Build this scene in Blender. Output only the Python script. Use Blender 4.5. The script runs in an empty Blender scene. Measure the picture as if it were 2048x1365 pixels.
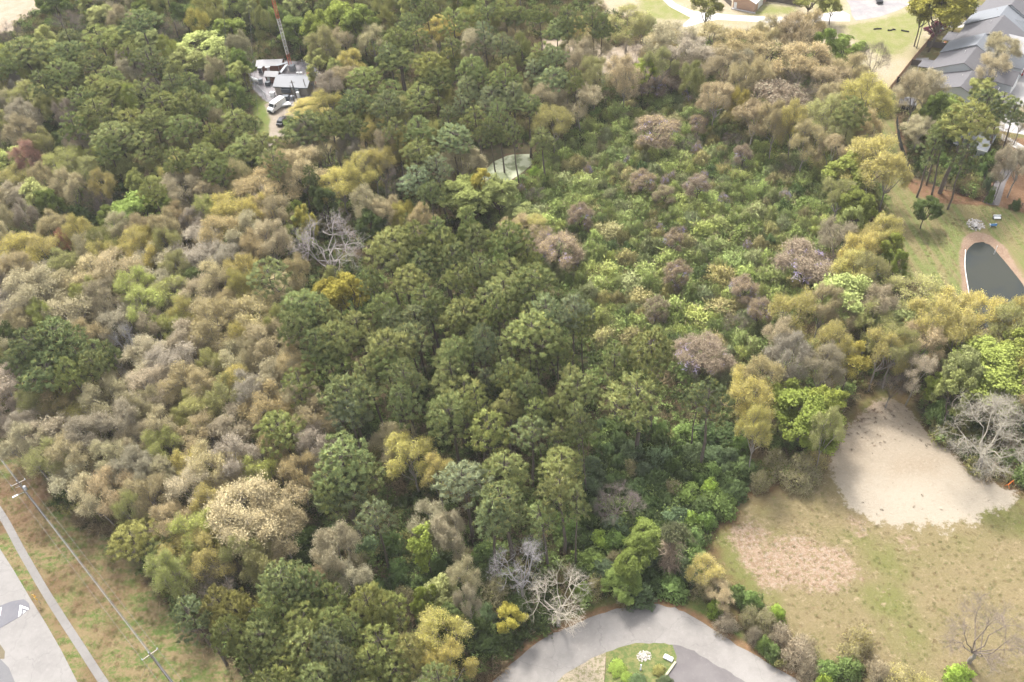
import bpy, math, random, time
import numpy as np
from mathutils import Vector, Matrix
T0 = time.time()
S = bpy.context.scene
C = S.collection
R = math.radians
PI = math.pi
rnd = random.Random(7)
NR = np.random.RandomState(11)

# ---------------------------------------------------------------- camera
F_PX, CAM_H, NADIR = 1800.0, 130.0, (1205.0, 2475.0)
_dx, _dy = NADIR[0] - 1024, NADIR[1] - 682.5
_roll = math.atan2(_dx, _dy)
_pitch = math.atan2(F_PX, math.hypot(_dx, _dy))
FW = np.array([0, math.cos(_pitch), -math.sin(_pitch)])
_up0 = np.array([0, math.sin(_pitch), math.cos(_pitch)])
_r0 = np.array([1.0, 0, 0])
RT = math.cos(_roll) * _r0 - math.sin(_roll) * _up0
UP = math.cos(_roll) * _up0 + math.sin(_roll) * _r0
cam = bpy.data.cameras.new('camera')
co = bpy.data.objects.new('camera', cam)
C.objects.link(co)
co.matrix_world = Matrix(((RT[0], UP[0], -FW[0], 0), (RT[1], UP[1], -FW[1], 0), (RT[2], UP[2], -FW[2], CAM_H), (0, 0, 0, 1)))
cam.sensor_width = 36
cam.lens = F_PX / 2048 * 36
cam.clip_end = 12000
cam.clip_start = 0.5
S.camera = co

def gp(x, y, z=0.0):
    """ground point (world) seen at a place of the picture, on the plane at height z"""
    d = (x - 1024) * RT - (y - 682.5) * UP + F_PX * FW
    t = (z - CAM_H) / d[2]
    return Vector((d[0] * t, d[1] * t, z))
def proj(P):
    P = np.asarray(P, float) - np.array([0, 0, CAM_H])
    w = P @ FW
    return 1024 + F_PX * (P @ RT) / w, 682.5 - F_PX * (P @ UP) / w
def pxm(x, y, z=0.0):
    """metres per picture pixel there"""
    return (gp(x + 1, y, z) - gp(x, y, z)).length

# ---------------------------------------------------------------- light
SUN_EL, SUN_AZ = R(58), R(-20)      # azimuth from +Y (away from camera) towards +X
w = bpy.data.worlds.new('World')
S.world = w
w.use_nodes = True
nt = w.node_tree
nt.nodes.clear()
sky = nt.nodes.new('ShaderNodeTexSky')
sky.sky_type = 'NISHITA'
sky.sun_disc = False
sky.sun_elevation = SUN_EL
sky.sun_rotation = SUN_AZ
sky.dust_density = 4.0
sky.air_density = 0.8
sky.ozone_density = 0.6
bg = nt.nodes.new('ShaderNodeBackground')
bg.inputs[1].default_value = 0.15
out = nt.nodes.new('ShaderNodeOutputWorld')
hs = nt.nodes.new('ShaderNodeHueSaturation')     # thin cloud veil: a paler sky
hs.inputs['Saturation'].default_value = .25
nt.links.new(sky.outputs[0], hs.inputs['Color'])
nt.links.new(hs.outputs[0], bg.inputs[0])
nt.links.new(bg.outputs[0], out.inputs[0])
sl = bpy.data.lights.new('sun', 'SUN')
sl.energy = 1.5
sl.angle = R(10)
sl.color = (1.0, 0.96, 0.90)
so = bpy.data.objects.new('sun', sl)
C.objects.link(so)
sd = Vector((math.sin(SUN_AZ) * math.cos(SUN_EL), math.cos(SUN_AZ) * math.cos(SUN_EL), math.sin(SUN_EL)))
so.rotation_euler = sd.to_track_quat('Z', 'Y').to_euler()
S.view_settings.view_transform = 'Standard'
S.view_settings.look = 'None'
S.view_settings.exposure = 1.55
S.view_settings.gamma = 1
HAZE = 0.00012
S.view_settings.use_curve_mapping = False
S.cycles.use_denoising = True
S.cycles.max_bounces = 6
S.cycles.diffuse_bounces = 4
S.cycles.glossy_bounces = 2
S.cycles.transmission_bounces = 2

# ---------------------------------------------------------------- helpers
def tag(o, label=None, cat=None, group=None, kind=None):
    if label: o['label'] = label
    if cat: o['category'] = cat
    if group: o['group'] = group
    if kind: o['kind'] = kind
    return o
def empty(name, loc=(0, 0, 0), rz=0, label=None, cat=None, group=None):
    o = bpy.data.objects.new(name, None)
    o.empty_display_size = 0.3
    C.objects.link(o)
    o.location = loc
    o.rotation_euler = (0, 0, rz)
    return tag(o, label, cat, group)
def link(name, mesh, parent=None, loc=None, rz=None):
    o = bpy.data.objects.new(name, mesh)
    C.objects.link(o)
    if parent: o.parent = parent
    if loc is not None: o.location = loc
    if rz is not None: o.rotation_euler = (0, 0, rz)
    return o

class N:
    """tiny node helper"""
    def __init__(s, name):
        s.m = bpy.data.materials.new(name)
        s.m.use_nodes = True
        s.t = s.m.node_tree
        s.t.nodes.clear()
        s.o = s.t.nodes.new('ShaderNodeOutputMaterial')
    def n(s, ty, ins=None, **kw):
        nd = s.t.nodes.new(ty)
        for k, v in kw.items(): setattr(nd, k, v)
        for k, v in (ins or {}).items():
            if hasattr(v, 'links'): s.t.links.new(v, nd.inputs[k])
            else: nd.inputs[k].default_value = v
        return nd
    def pos(s):
        return s.n('ShaderNodeNewGeometry').outputs['Position']
    def noise(s, scale, detail=4, rough=.6, vec=None, dist=0):
        return s.n('ShaderNodeTexNoise', {'Scale': scale, 'Detail': detail, 'Roughness': rough, 'Distortion': dist, 'Vector': vec if vec is not None else s.pos()}).outputs[0]
    def mix(s, f, a, b, blend='MIX'):
        nd = s.n('ShaderNodeMix', data_type='RGBA', blend_type=blend)
        for i, v in ((0, f), (6, a), (7, b)):
            if hasattr(v, 'links'): s.t.links.new(v, nd.inputs[i])
            else: nd.inputs[i].default_value = (v if i == 0 else (*v, 1) if len(v) == 3 else v)
        return nd.outputs[2]
    def math(s, op, a, b=0.0, c=None):
        nd = s.n('ShaderNodeMath', operation=op)
        for i, v in enumerate((a, b) if c is None else (a, b, c)):
            if hasattr(v, 'links'): s.t.links.new(v, nd.inputs[i])
            else: nd.inputs[i].default_value = v
        return nd.outputs[0]
    def ramp(s, f, lo, hi):
        return s.n('ShaderNodeMapRange', {0: f, 1: lo, 2: hi}, interpolation_type='SMOOTHSTEP').outputs[0]
    def bump(s, h, st=.4, d=.05):
        return s.n('ShaderNodeBump', {'Strength': st, 'Distance': d, 'Height': h}).outputs[0]
    def pbr(s, col, rough=.8, metal=0, normal=None, **kw):
        ins = {'Base Color': col if hasattr(col, 'links') else (*col, 1), 'Roughness': rough, 'Metallic': metal}
        if normal is not None: ins['Normal'] = normal
        ins.update(kw)
        b = s.n('ShaderNodeBsdfPrincipled', ins)
        s.t.links.new(b.outputs[0], s.o.inputs[0])
        return s.m

_mc = {}
def mat(name, col, rough=.7, metal=0, var=.15, scale=3.0):
    if name in _mc: return _mc[name]
    s = N(name)
    f = s.noise(scale, 5, .65)
    c = s.mix(f, tuple(v * (1 - var) for v in col), tuple(min(1, v * (1 + var)) for v in col))
    _mc[name] = s.pbr(c, rough, metal, normal=s.bump(s.noise(scale * 8, 2), .15, .02))
    return _mc[name]

class Acc:
    def __init__(s): s.v = []; s.f = []; s.m = []; s.a = []; s.b = []; s.c = []; s.n = 0; s.nrm = None
    def add(s, v, f, m=0, a=.5, b=0.0, nr=None):
        v = np.asarray(v, np.float32).reshape(-1, 3); f = np.asarray(f, np.int32).reshape(-1, 3)
        s.v.append(v); s.f.append(f + s.n); s.n += len(v)
        k = len(f)
        s.m.append(np.full(k, m, np.int32))
        if nr is None and s.nrm is not None: nr = v[f].mean(1) - s.nrm
        nr = np.zeros((k, 3)) + np.array([0, 0, 1.0]) if nr is None else nr / (np.linalg.norm(nr, axis=1)[:, None] + 1e-6)
        s.c.append(nr.astype(np.float32))
        s.a.append(np.broadcast_to(np.asarray(a, np.float32), (k,)).copy())
        s.b.append(np.broadcast_to(np.asarray(b, np.float32), (k,)).copy())
    def mesh(s, name, mats, smooth=False):
        me = bpy.data.meshes.new(name)
        v = np.concatenate(s.v); f = np.concatenate(s.f)
        me.vertices.add(len(v)); me.vertices.foreach_set('co', v.ravel())
        me.loops.add(len(f) * 3); me.loops.foreach_set('vertex_index', f.ravel())
        me.polygons.add(len(f)); me.polygons.foreach_set('loop_start', np.arange(0, len(f) * 3, 3, dtype=np.int32))
        me.polygons.foreach_set('loop_total', np.full(len(f), 3, np.int32))
        me.polygons.foreach_set('material_index', np.concatenate(s.m))
        me.polygons.foreach_set('use_smooth', np.full(len(f), smooth))
        for nm, d in (('tone', s.a), ('tip', s.b)):
            at = me.attributes.new(nm, 'FLOAT', 'FACE'); at.data.foreach_set('value', np.concatenate(d))
        at = me.attributes.new('lean', 'FLOAT_VECTOR', 'FACE'); at.data.foreach_set('vector', np.concatenate(s.c).ravel())
        for m in mats: me.materials.append(m)
        me.update(calc_edges=True)
        return me

def rdir(n, up=0.0, r=NR):
    d = r.normal(size=(n, 3)); d /= np.linalg.norm(d, axis=1)[:, None]
    d[:, 2] += up
    return d / np.linalg.norm(d, axis=1)[:, None]
def slivers(A, base, d, ln, wd, m=0, a=.5, b=0.0):
    n = len(base)
    side = np.cross(d, rdir(n)); side /= np.linalg.norm(side, axis=1)[:, None] + 1e-9
    ln = np.broadcast_to(ln, (n,))[:, None]; wd = np.broadcast_to(wd, (n,))[:, None]
    v = np.stack([base - side * wd * .5, base + side * wd * .5, base + d * ln], 1)
    A.add(v, np.arange(n * 3), m, a, b)
def leaves(A, c, sz, m=0, a=.5, b=0.0, up=.6):
    n = len(c)
    nrm = rdir(n, up)
    u = np.cross(nrm, rdir(n)); u /= np.linalg.norm(u, axis=1)[:, None] + 1e-9
    w_ = np.cross(nrm, u)
    sz = np.broadcast_to(sz, (n,))[:, None]
    v = np.stack([c - u * sz * .5 - w_ * sz * .3, c + u * sz * .5 - w_ * sz * .3, c + w_ * sz * .7], 1)
    A.add(v, np.arange(n * 3), m, a, b)
def tube(A, pts, rad, sides=4, m=0, a=.5):
    pts = np.asarray(pts, float); k = len(pts)
    rad = np.broadcast_to(rad, (k,))
    t = np.gradient(pts, axis=0)
    t /= np.linalg.norm(t, axis=1)[:, None] + 1e-9
    ref = np.array([0, 0, 1.0]) if abs(t[0][2]) < .9 else np.array([1.0, 0, 0])
    u = np.cross(t, ref); u /= np.linalg.norm(u, axis=1)[:, None] + 1e-9
    v = np.cross(t, u)
    an = np.arange(sides) * 2 * PI / sides
    ring = (u[:, None] * np.cos(an)[None, :, None] + v[:, None] * np.sin(an)[None, :, None]) * rad[:, None, None] + pts[:, None]
    f = []
    for i in range(k - 1):
        for j in range(sides):
            p, q = i * sides + j, i * sides + (j + 1) % sides
            f += [(p, q, q + sides), (p, q + sides, p + sides)]
    A.add(ring.reshape(-1, 3), f, m, a)
def curve_pts(p, q, n=3, wob=.08, sag=0.0):
    p = np.asarray(p, float); q = np.asarray(q, float)
    L = np.linalg.norm(q - p)
    t = np.linspace(0, 1, n + 1)[:, None]
    P = p + (q - p) * t
    P[1:-1] += NR.normal(size=(n - 1, 3)) * wob * L
    P[:, 2] += (np.sin(t[:, 0] * PI) * sag * L)
    return P

class B:
    """box-and-prism builder for hard things; boxes are given by min and max corners"""
    def __init__(s): s.v = []; s.f = []
    def box(s, x0, y0, z0, x1, y1, z1):
        i = len(s.v)
        s.v += [(x0, y0, z0), (x1, y0, z0), (x1, y1, z0), (x0, y1, z0), (x0, y0, z1), (x1, y0, z1), (x1, y1, z1), (x0, y1, z1)]
        s.f += [tuple(i + k for k in q) for q in ((3, 2, 1, 0), (4, 5, 6, 7), (0, 1, 5, 4), (1, 2, 6, 5), (2, 3, 7, 6), (3, 0, 4, 7))]
        return s
    def poly(s, pts, z0, z1):
        """vertical prism on an outline"""
        i = len(s.v); n = len(pts)
        a = sum(pts[k][0] * pts[(k + 1) % n][1] - pts[(k + 1) % n][0] * pts[k][1] for k in range(n))
        if a < 0: pts = list(pts)[::-1]
        s.v += [(p[0], p[1], z0) for p in pts] + [(p[0], p[1], z1) for p in pts]
        s.f.append(tuple(range(i + n, i + 2 * n))); s.f.append(tuple(range(i + n - 1, i - 1, -1)))
        for k in range(n): s.f.append((i + k, i + (k + 1) % n, i + n + (k + 1) % n, i + n + k))
        return s
    def face(s, pts):
        i = len(s.v); s.v += [tuple(p) for p in pts]; s.f.append(tuple(range(i, i + len(pts)))); return s
    def slab(s, pts, t):
        """thick plate from a planar polygon, thickness t downwards"""
        i = len(s.v); n = len(pts)
        s.v += [tuple(p) for p in pts] + [(p[0], p[1], p[2] - t) for p in pts]
        s.f.append(tuple(range(i, i + n))); s.f.append(tuple(range(i + 2 * n - 1, i + n - 1, -1)))
        for k in range(n): s.f.append((i + k, i + n + k, i + n + (k + 1) % n, i + (k + 1) % n))
        return s
    def rod(s, p, q, r, n=6):
        p, q = Vector(p), Vector(q); d = (q - p).normalized()
        u = d.orthogonal().normalized(); v = d.cross(u); i = len(s.v)
        for e in (p, q):
            for k in range(n):
                a = k * 2 * PI / n; s.v.append(tuple(e + u * (r * math.cos(a)) + v * (r * math.sin(a))))
        for k in range(n): s.f.append((i + k, i + (k + 1) % n, i + n + (k + 1) % n, i + n + k))
        s.f.append(tuple(range(i + n - 1, i - 1, -1))); s.f.append(tuple(range(i + n, i + 2 * n)))
        return s
    def lathe(s, prof, n=12, c=(0, 0, 0), axis='z'):
        i = len(s.v); k = len(prof)
        for r, h in prof:
            for j in range(n):
                a = j * 2 * PI / n; x, y = r * math.cos(a), r * math.sin(a)
                p = (x, y, h) if axis == 'z' else (h, x, y) if axis == 'x' else (y, h, x)
                s.v.append((p[0] + c[0], p[1] + c[1], p[2] + c[2]))
        for a in range(k - 1):
            for j in range(n): s.f.append((i + a * n + j, i + a * n + (j + 1) % n, i + (a + 1) * n + (j + 1) % n, i + (a + 1) * n + j))
        s.f.append(tuple(range(i + n - 1, i - 1, -1))); s.f.append(tuple(range(i + (k - 1) * n, i + k * n)))
        return s
    def obj(s, name, m, parent=None, bevel=0, smooth=False, loc=None, rz=None):
        me = bpy.data.meshes.new(name)
        me.from_pydata(s.v, [], s.f); me.materials.append(m); me.update()
        if smooth: me.polygons.foreach_set('use_smooth', [True] * len(me.polygons))
        o = link(name, me, parent, loc, rz)
        if bevel:
            b = o.modifiers.new('bevel', 'BEVEL'); b.width = bevel; b.segments = 2; b.limit_method = 'ANGLE'
        return o

# ---------------------------------------------------------------- ground and its surfaces
def px2w(pts, z=0.0):
    return np.array([gp(x, y, z)[:2] for x, y in pts])
def sdf(P, poly):
    """signed distance (negative inside) of points P (n,2) to polygon"""
    n = len(poly); d = np.full(len(P), 1e9); ins = np.zeros(len(P), bool)
    for i in range(n):
        a, b = poly[i], poly[(i + 1) % n]
        e = b - a; wv = P - a
        t = np.clip((wv @ e) / (e @ e + 1e-12), 0, 1)
        d = np.minimum(d, np.hypot(*(wv - t[:, None] * e).T))
        c = (a[1] > P[:, 1]) != (b[1] > P[:, 1])
        with np.errstate(divide='ignore', invalid='ignore'):
            xx = (b[0] - a[0]) * (P[:, 1] - a[1]) / (b[1] - a[1] + 1e-12) + a[0]
        ins ^= c & (P[:, 0] < xx)
    return np.where(ins, -d, d)
REG = {  # open ground, outlines where they stand
 'verge': [[(-160, 760), (0, 852), (60, 925), (120, 1010), (160, 1060), (235, 1075), (250, 1120), (300, 1170), (330, 1210), (380, 1260), (440, 1320), (520, 1400), (560, 1560), (-300, 1560), (-400, 1000)]],
 'field': [[(1395, 1130), (1425, 1060), (1480, 990), (1560, 950), (1640, 900), (1690, 830), (1760, 770), (1810, 780), (1850, 850), (1950, 950), (2048, 975), (2400, 1080), (2400, 1600), (1800, 1600), (1640, 1380), (1520, 1280), (1420, 1200)]],
 'sand': [[(1662, 948), (1668, 905), (1692, 862), (1735, 815), (1775, 795), (1812, 812), (1850, 862), (1900, 905), (1950, 950), (2000, 972), (2032, 985), (2034, 1004), (2012, 1012), (2008, 1028), (1990, 1016), (1966, 1026), (1958, 1044), (1938, 1052), (1928, 1036), (1898, 1040), (1908, 1058), (1892, 1068), (1876, 1046), (1850, 1042), (1846, 1066), (1830, 1056), (1822, 1042), (1806, 1048), (1796, 1062), (1774, 1050), (1760, 1036), (1744, 1044), (1722, 1030), (1706, 1020), (1692, 1004), (1680, 985)]],
 'mulch': [[(1462, 1075), (1480, 1040), (1520, 1048), (1535, 1060), (1525, 1100), (1540, 1080), (1600, 1070), (1640, 1090), (1690, 1095), (1700, 1130), (1735, 1155), (1690, 1170), (1640, 1190), (1600, 1172), (1550, 1175), (1545, 1190), (1525, 1175), (1500, 1145), (1480, 1120)], [(1700, 1035), (1730, 1035), (1745, 1065), (1710, 1070)], [(1790, 1075), (1830, 1080), (1820, 1100), (1795, 1095)]],
 'lawn': [[(1745, 245), (1790, 225), (1810, 300), (1822, 362), (1965, 405), (2048, 425), (2200, 480), (2200, 620), (1960, 640), (1880, 600), (1810, 560), (1790, 470), (1770, 420), (1740, 330)]],
 'straw': [[(1800, 215), (1820, 355), (1870, 372), (1960, 398), (1985, 340), (2010, 300), (2048, 250), (2100, 240), (2100, 440), (1990, 412), (1960, 412), (1900, 408), (1860, 405), (1815, 380), (1790, 250)]],
 'backyard': [[(1776, 190), (1850, 95), (1930, 0), (1960, -40), (2200, -40), (2200, 260), (2010, 280), (1880, 230), (1800, 220)]],
 'pondbank': [[(1922, 480), (1945, 462), (1975, 468), (2010, 492), (2048, 555), (2110, 650), (2060, 700), (1935, 640), (1924, 570), (1918, 520)]],
 'gravel': [[(496, 155), (515, 135), (560, 120), (620, 126), (645, 150), (645, 180), (622, 200), (588, 214), (550, 212), (528, 200), (505, 178)]],
 'track': [[(528, 205), (600, 205), (592, 225), (574, 250), (566, 290), (545, 350), (520, 400), (480, 440), (470, 430), (505, 385), (528, 330), (538, 270), (540, 240)]],
 'lane_grass': [[(498, 178), (530, 205), (645, 190), (625, 215), (590, 218), (570, 250), (560, 330), (500, 440), (470, 440), (500, 350), (515, 260), (505, 220)]],
 'clearing': [[(-300, -60), (60, -40), (85, 20), (55, 40), (30, 62), (0, 75), (-300, 120)], [(1080, 80), (1130, 78), (1190, 84), (1230, 95), (1290, 88), (1300, 150), (1200, 165), (1140, 120), (1080, 110)]],
 'topfield': [[(1190, -90), (1190, 10), (1220, 32), (1300, 50), (1345, 75), (1370, 100), (1460, 70), (1560, 90), (1700, 100), (1730, 170), (1770, 200), (1800, 180), (1860, 90), (1950, -30), (1990, -90)]],
 'topgreen': [[(1270, -40), (1330, 5), (1390, 35), (1370, 40), (1300, 38), (1280, 15)], [(1500, 30), (1530, 8), (1590, 15), (1600, 28)], [(1690, 55), (1760, 40), (1830, 20), (1850, -20), (1900, -20), (1850, 60), (1800, 110), (1760, 110), (1720, 90)], [(1640, -20), (1672, -20), (1685, 22), (1650, 28), (1630, 10)]],
}
out_e = [(890, 1480), (940, 1420), (985, 1365), (1030, 1322), (1075, 1285), (1120, 1262), (1165, 1242), (1210, 1225), (1260, 1214), (1305, 1209), (1340, 1214), (1380, 1230), (1430, 1262), (1490, 1300), (1550, 1335), (1610, 1370), (1700, 1430), (1800, 1500)]
in_e = [(1050, 1480), (1090, 1390), (1130, 1350), (1170, 1325), (1215, 1305), (1260, 1290), (1310, 1286), (1350, 1290), (1400, 1310), (1450, 1340), (1500, 1370), (1600, 1440), (1700, 1540)]
REG['bank_grass'] = [[(1110, 1262), (1130, 1232), (1200, 1195), (1300, 1180), (1400, 1195), (1450, 1235), (1500, 1285), (1480, 1300), (1420, 1265), (1330, 1220), (1230, 1226), (1150, 1255)]]
REG['litter'] = [out_e + in_e[::-1]]
REGW = {k: [px2w(p) for p in v] for k, v in REG.items()}
xs = np.concatenate([[-5000, -2500, -1200, -600, -380], np.arange(-260, 280, 1.7), [380, 600, 1200, 2500, 5000]])
ys = np.concatenate([[-5000, -2500, -900, -300, -60], np.arange(20, 350, 1.7), [420, 600, 1000, 2500, 6000]])
GX, GY = np.meshgrid(xs, ys)
GPn = np.stack([GX.ravel(), GY.ravel()], 1)
POND = px2w([(1927, 522), (1930, 500), (1942, 484), (1962, 478), (1987, 488), (2010, 515), (2048, 563), (2090, 640), (2050, 690), (1950, 645), (1938, 590), (1928, 540)])
ALGAE = px2w([(960, 345), (985, 320), (1020, 305), (1062, 305), (1070, 325), (1040, 350), (1000, 372), (962, 368)])
dp = sdf(GPn, POND); da = sdf(GPn, ALGAE)
gz = np.zeros(len(GPn))
gz -= 1.1 * np.clip((1.2 - dp) / 3.0, 0, 1) ** 1.5
gz -= 0.8 * np.clip((1.0 - da) / 2.5, 0, 1) ** 1.5
me = bpy.data.meshes.new('ground')
ny, nx = GX.shape
me.vertices.add(ny * nx)
me.vertices.foreach_set('co', np.stack([GPn[:, 0], GPn[:, 1], gz], 1).astype(np.float32).ravel())
ii = (np.arange(ny - 1)[:, None] * nx + np.arange(nx - 1)[None]).ravel()
q = np.stack([ii, ii + 1, ii + 1 + nx, ii + nx], 1).astype(np.int32)
me.loops.add(q.size); me.loops.foreach_set('vertex_index', q.ravel())
me.polygons.add(len(q)); me.polygons.foreach_set('loop_start', np.arange(0, q.size, 4, dtype=np.int32)); me.polygons.foreach_set('loop_total', np.full(len(q), 4, np.int32))
for k, v in REGW.items():
    d = np.full(len(GPn), 99.0)
    for p in v: d = np.minimum(d, sdf(GPn, p))
    at = me.attributes.new('r_' + k, 'FLOAT', 'POINT'); at.data.foreach_set('value', np.clip(d, -20, 20).astype(np.float32))
at = me.attributes.new('r_algae', 'FLOAT', 'POINT'); at.data.foreach_set('value', np.clip(da, -20, 20).astype(np.float32))
me.update(calc_edges=True)
s = N('ground_cover')
P = s.pos()
big = s.noise(.06, 4, .55); mid = s.noise(.35, 5, .65); fine = s.noise(2.2, 6, .75); grain = s.noise(9, 4, .8)
def edge(k, amp=2.0, soft=.35, off=0.0):
    a = s.n('ShaderNodeAttribute', attribute_name='r_' + k).outputs['Fac']
    nz = s.math('MULTIPLY_ADD', s.math('MULTIPLY_ADD', s.noise(1.7, 5, .8), .5, s.math('MULTIPLY', s.noise(.45, 5, .7), .7)), amp * 2.4, -amp * 1.44)
    return s.ramp(s.math('ADD', s.math('ADD', a, nz), off), soft, -soft)
def tex(a, b, c, lo=.4, hi=.62, src=None):
    x = s.mix(s.ramp(src or mid, lo, hi), a, b)
    return s.mix(s.ramp(fine, .45, .72), x, c)
forest = tex((.075, .070, .034), (.12, .088, .052), (.085, .095, .035))
grass_g = (.085, .125, .028); straw_c = (.205, .155, .080); brown_c = (.12, .07, .037)
streak = s.noise(1, 5, .7, vec=s.n('ShaderNodeMapping', {0: P, 2: (0, 0, R(51.5)), 3: (.16, .62, 1)}).outputs[0])
vmix = s.math('ADD', s.math('MULTIPLY', streak, .4), s.math('ADD', s.math('MULTIPLY', fine, .3), s.math('MULTIPLY', s.noise(.7, 5, .8), .3)))
verge = s.mix(s.ramp(vmix, .46, .56), straw_c, grass_g)
verge = s.mix(s.math('MULTIPLY', s.ramp(grain, .5, .7), .5), verge, (.25, .20, .12))
verge = s.mix(s.ramp(s.math('MULTIPLY_ADD', big, .7, s.math('MULTIPLY', s.noise(.14, 4, .6), .3)), .47, .60), verge, tex((0.132, 0.081, 0.045), (0.168, 0.114, 0.066), (0.090, 0.072, 0.024)))
field = tex((0.176, 0.146, 0.069), (0.202, 0.159, 0.084), (0.232, 0.181, 0.103), .38, .66, s.noise(.12, 5, .6))
field = s.mix(s.ramp(s.noise(.05, 3, .5, vec=s.n('ShaderNodeMapping', {0: P, 1: (40, 9, 0)}).outputs[0]), .46, .62), field, (0.142, 0.142, 0.047))
field = s.mix(s.ramp(s.noise(.5, 5, .8), .54, .68), field, (.28, .22, .13))
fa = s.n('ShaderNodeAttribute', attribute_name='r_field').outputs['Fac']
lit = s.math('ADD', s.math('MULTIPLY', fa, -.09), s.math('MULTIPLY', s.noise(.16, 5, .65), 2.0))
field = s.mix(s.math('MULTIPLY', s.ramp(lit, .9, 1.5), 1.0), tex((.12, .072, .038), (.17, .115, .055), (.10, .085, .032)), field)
field = s.mix(s.ramp(s.noise(1.1, 6, .85), .60, .70), field, (.135, .12, .045))
field = s.mix(s.ramp(grain, .62, .8), field, (0.240, 0.186, 0.114))
sand = tex((0.316, 0.264, 0.197), (0.277, 0.222, 0.158), (0.355, 0.308, 0.237), .40, .70, s.noise(0.092, 0.720, 0.551))
sand = s.mix(s.ramp(s.noise(3.2, 3, .9), .66, .72), sand, (0.096, 0.066, 0.042))
sa = s.n('ShaderNodeAttribute', attribute_name='r_sand').outputs['Fac']
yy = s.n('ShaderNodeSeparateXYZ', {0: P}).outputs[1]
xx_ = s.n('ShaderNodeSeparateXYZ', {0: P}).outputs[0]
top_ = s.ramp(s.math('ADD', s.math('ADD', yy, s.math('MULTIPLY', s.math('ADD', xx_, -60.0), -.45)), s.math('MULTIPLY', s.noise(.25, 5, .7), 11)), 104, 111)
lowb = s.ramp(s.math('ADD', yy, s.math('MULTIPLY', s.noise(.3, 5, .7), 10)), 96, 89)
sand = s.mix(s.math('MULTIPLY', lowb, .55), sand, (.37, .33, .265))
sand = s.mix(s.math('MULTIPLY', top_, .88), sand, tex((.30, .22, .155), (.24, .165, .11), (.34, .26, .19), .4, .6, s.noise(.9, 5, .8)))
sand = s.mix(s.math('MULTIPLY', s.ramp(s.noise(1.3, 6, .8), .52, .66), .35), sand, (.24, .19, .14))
mulch = tex((.30, .215, .15), (.225, .15, .095), (.36, .29, .22), .4, .6, s.noise(.8, 5, .8))
mulch = s.mix(s.ramp(s.noise(1.3, 6, .8, dist=.6), .52, .64), mulch, (.32, .26, .20))
mulch = s.mix(s.ramp(s.noise(.9, 6, .85, vec=s.n('ShaderNodeMapping', {0: P, 1: (7, 3, 0)}).outputs[0]), .50, .60), mulch, (.19, .155, .075))
lane = s.n('ShaderNodeMapping', {0: P, 2: (0, 0, R(8)), 3: (.8, .05, 1)}).outputs[0]
lawn = s.mix(s.ramp(s.noise(1, 3, .5, vec=lane), .40, .60), (.195, .165, .076), (.145, .165, .052))
lawn = s.mix(s.ramp(fine, .5, .7), lawn, (0.211, 0.172, 0.092))
pstraw = tex((0.180, 0.102, 0.057), (0.144, 0.078, 0.042), (0.216, 0.144, 0.084))
yard = tex((0.144, 0.132, 0.051), (0.180, 0.132, 0.066), (0.102, 0.120, 0.036))
bank = tex((0.276, 0.192, 0.132), (0.228, 0.150, 0.102), (0.300, 0.228, 0.168))
gravel = tex((0.288, 0.270, 0.276), (0.216, 0.198, 0.204), (0.336, 0.318, 0.324), .4, .65)
track = tex((0.300, 0.252, 0.198), (0.240, 0.198, 0.150), (0.348, 0.306, 0.258))
lgrass = tex((0.120, 0.156, 0.036), (0.168, 0.162, 0.060), (0.090, 0.132, 0.030))
clear = tex((0.330, 0.270, 0.204), (0.288, 0.228, 0.156), (0.372, 0.312, 0.240))
topf = tex((0.300, 0.258, 0.156), (0.348, 0.294, 0.216), (0.240, 0.216, 0.096), .4, .6, s.noise(.08, 5, .6))
topg = tex((0.198, 0.204, 0.066), (0.240, 0.222, 0.102), (0.156, 0.180, 0.054))
muck = tex((.13, .07, .045), (.17, .10, .06), (.09, .07, .03))
col = forest
col = s.mix(edge('algae', .6, .4, .2), col, muck)
col = s.mix(edge('bank_grass', 1.2, .6), col, tex((.10, .14, .035), (.17, .16, .06), (.08, .12, .03), .4, .6))
col = s.mix(edge('litter', .8, .4, -1.1), col, tex((.22, .125, .065), (.17, .12, .06), (.27, .17, .095), .4, .6, s.noise(1.2, 5, .8)))
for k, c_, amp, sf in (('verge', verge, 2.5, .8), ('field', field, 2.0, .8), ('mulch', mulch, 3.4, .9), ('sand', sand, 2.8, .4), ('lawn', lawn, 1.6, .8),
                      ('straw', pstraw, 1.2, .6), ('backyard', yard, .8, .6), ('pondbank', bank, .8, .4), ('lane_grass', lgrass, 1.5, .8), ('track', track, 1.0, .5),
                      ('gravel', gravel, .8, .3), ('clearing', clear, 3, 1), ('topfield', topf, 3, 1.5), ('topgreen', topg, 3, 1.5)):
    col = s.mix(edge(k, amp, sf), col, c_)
gm = s.pbr(col, .95, normal=s.bump(s.math('ADD', fine, s.math('MULTIPLY', grain, .6)), .7, .18), **{'Specular IOR Level': .15})
me.materials.append(gm)
ground = tag(link('ground', me), 'earth floor of the wood and its open clearings of grass, sand and straw', kind='structure')

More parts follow.
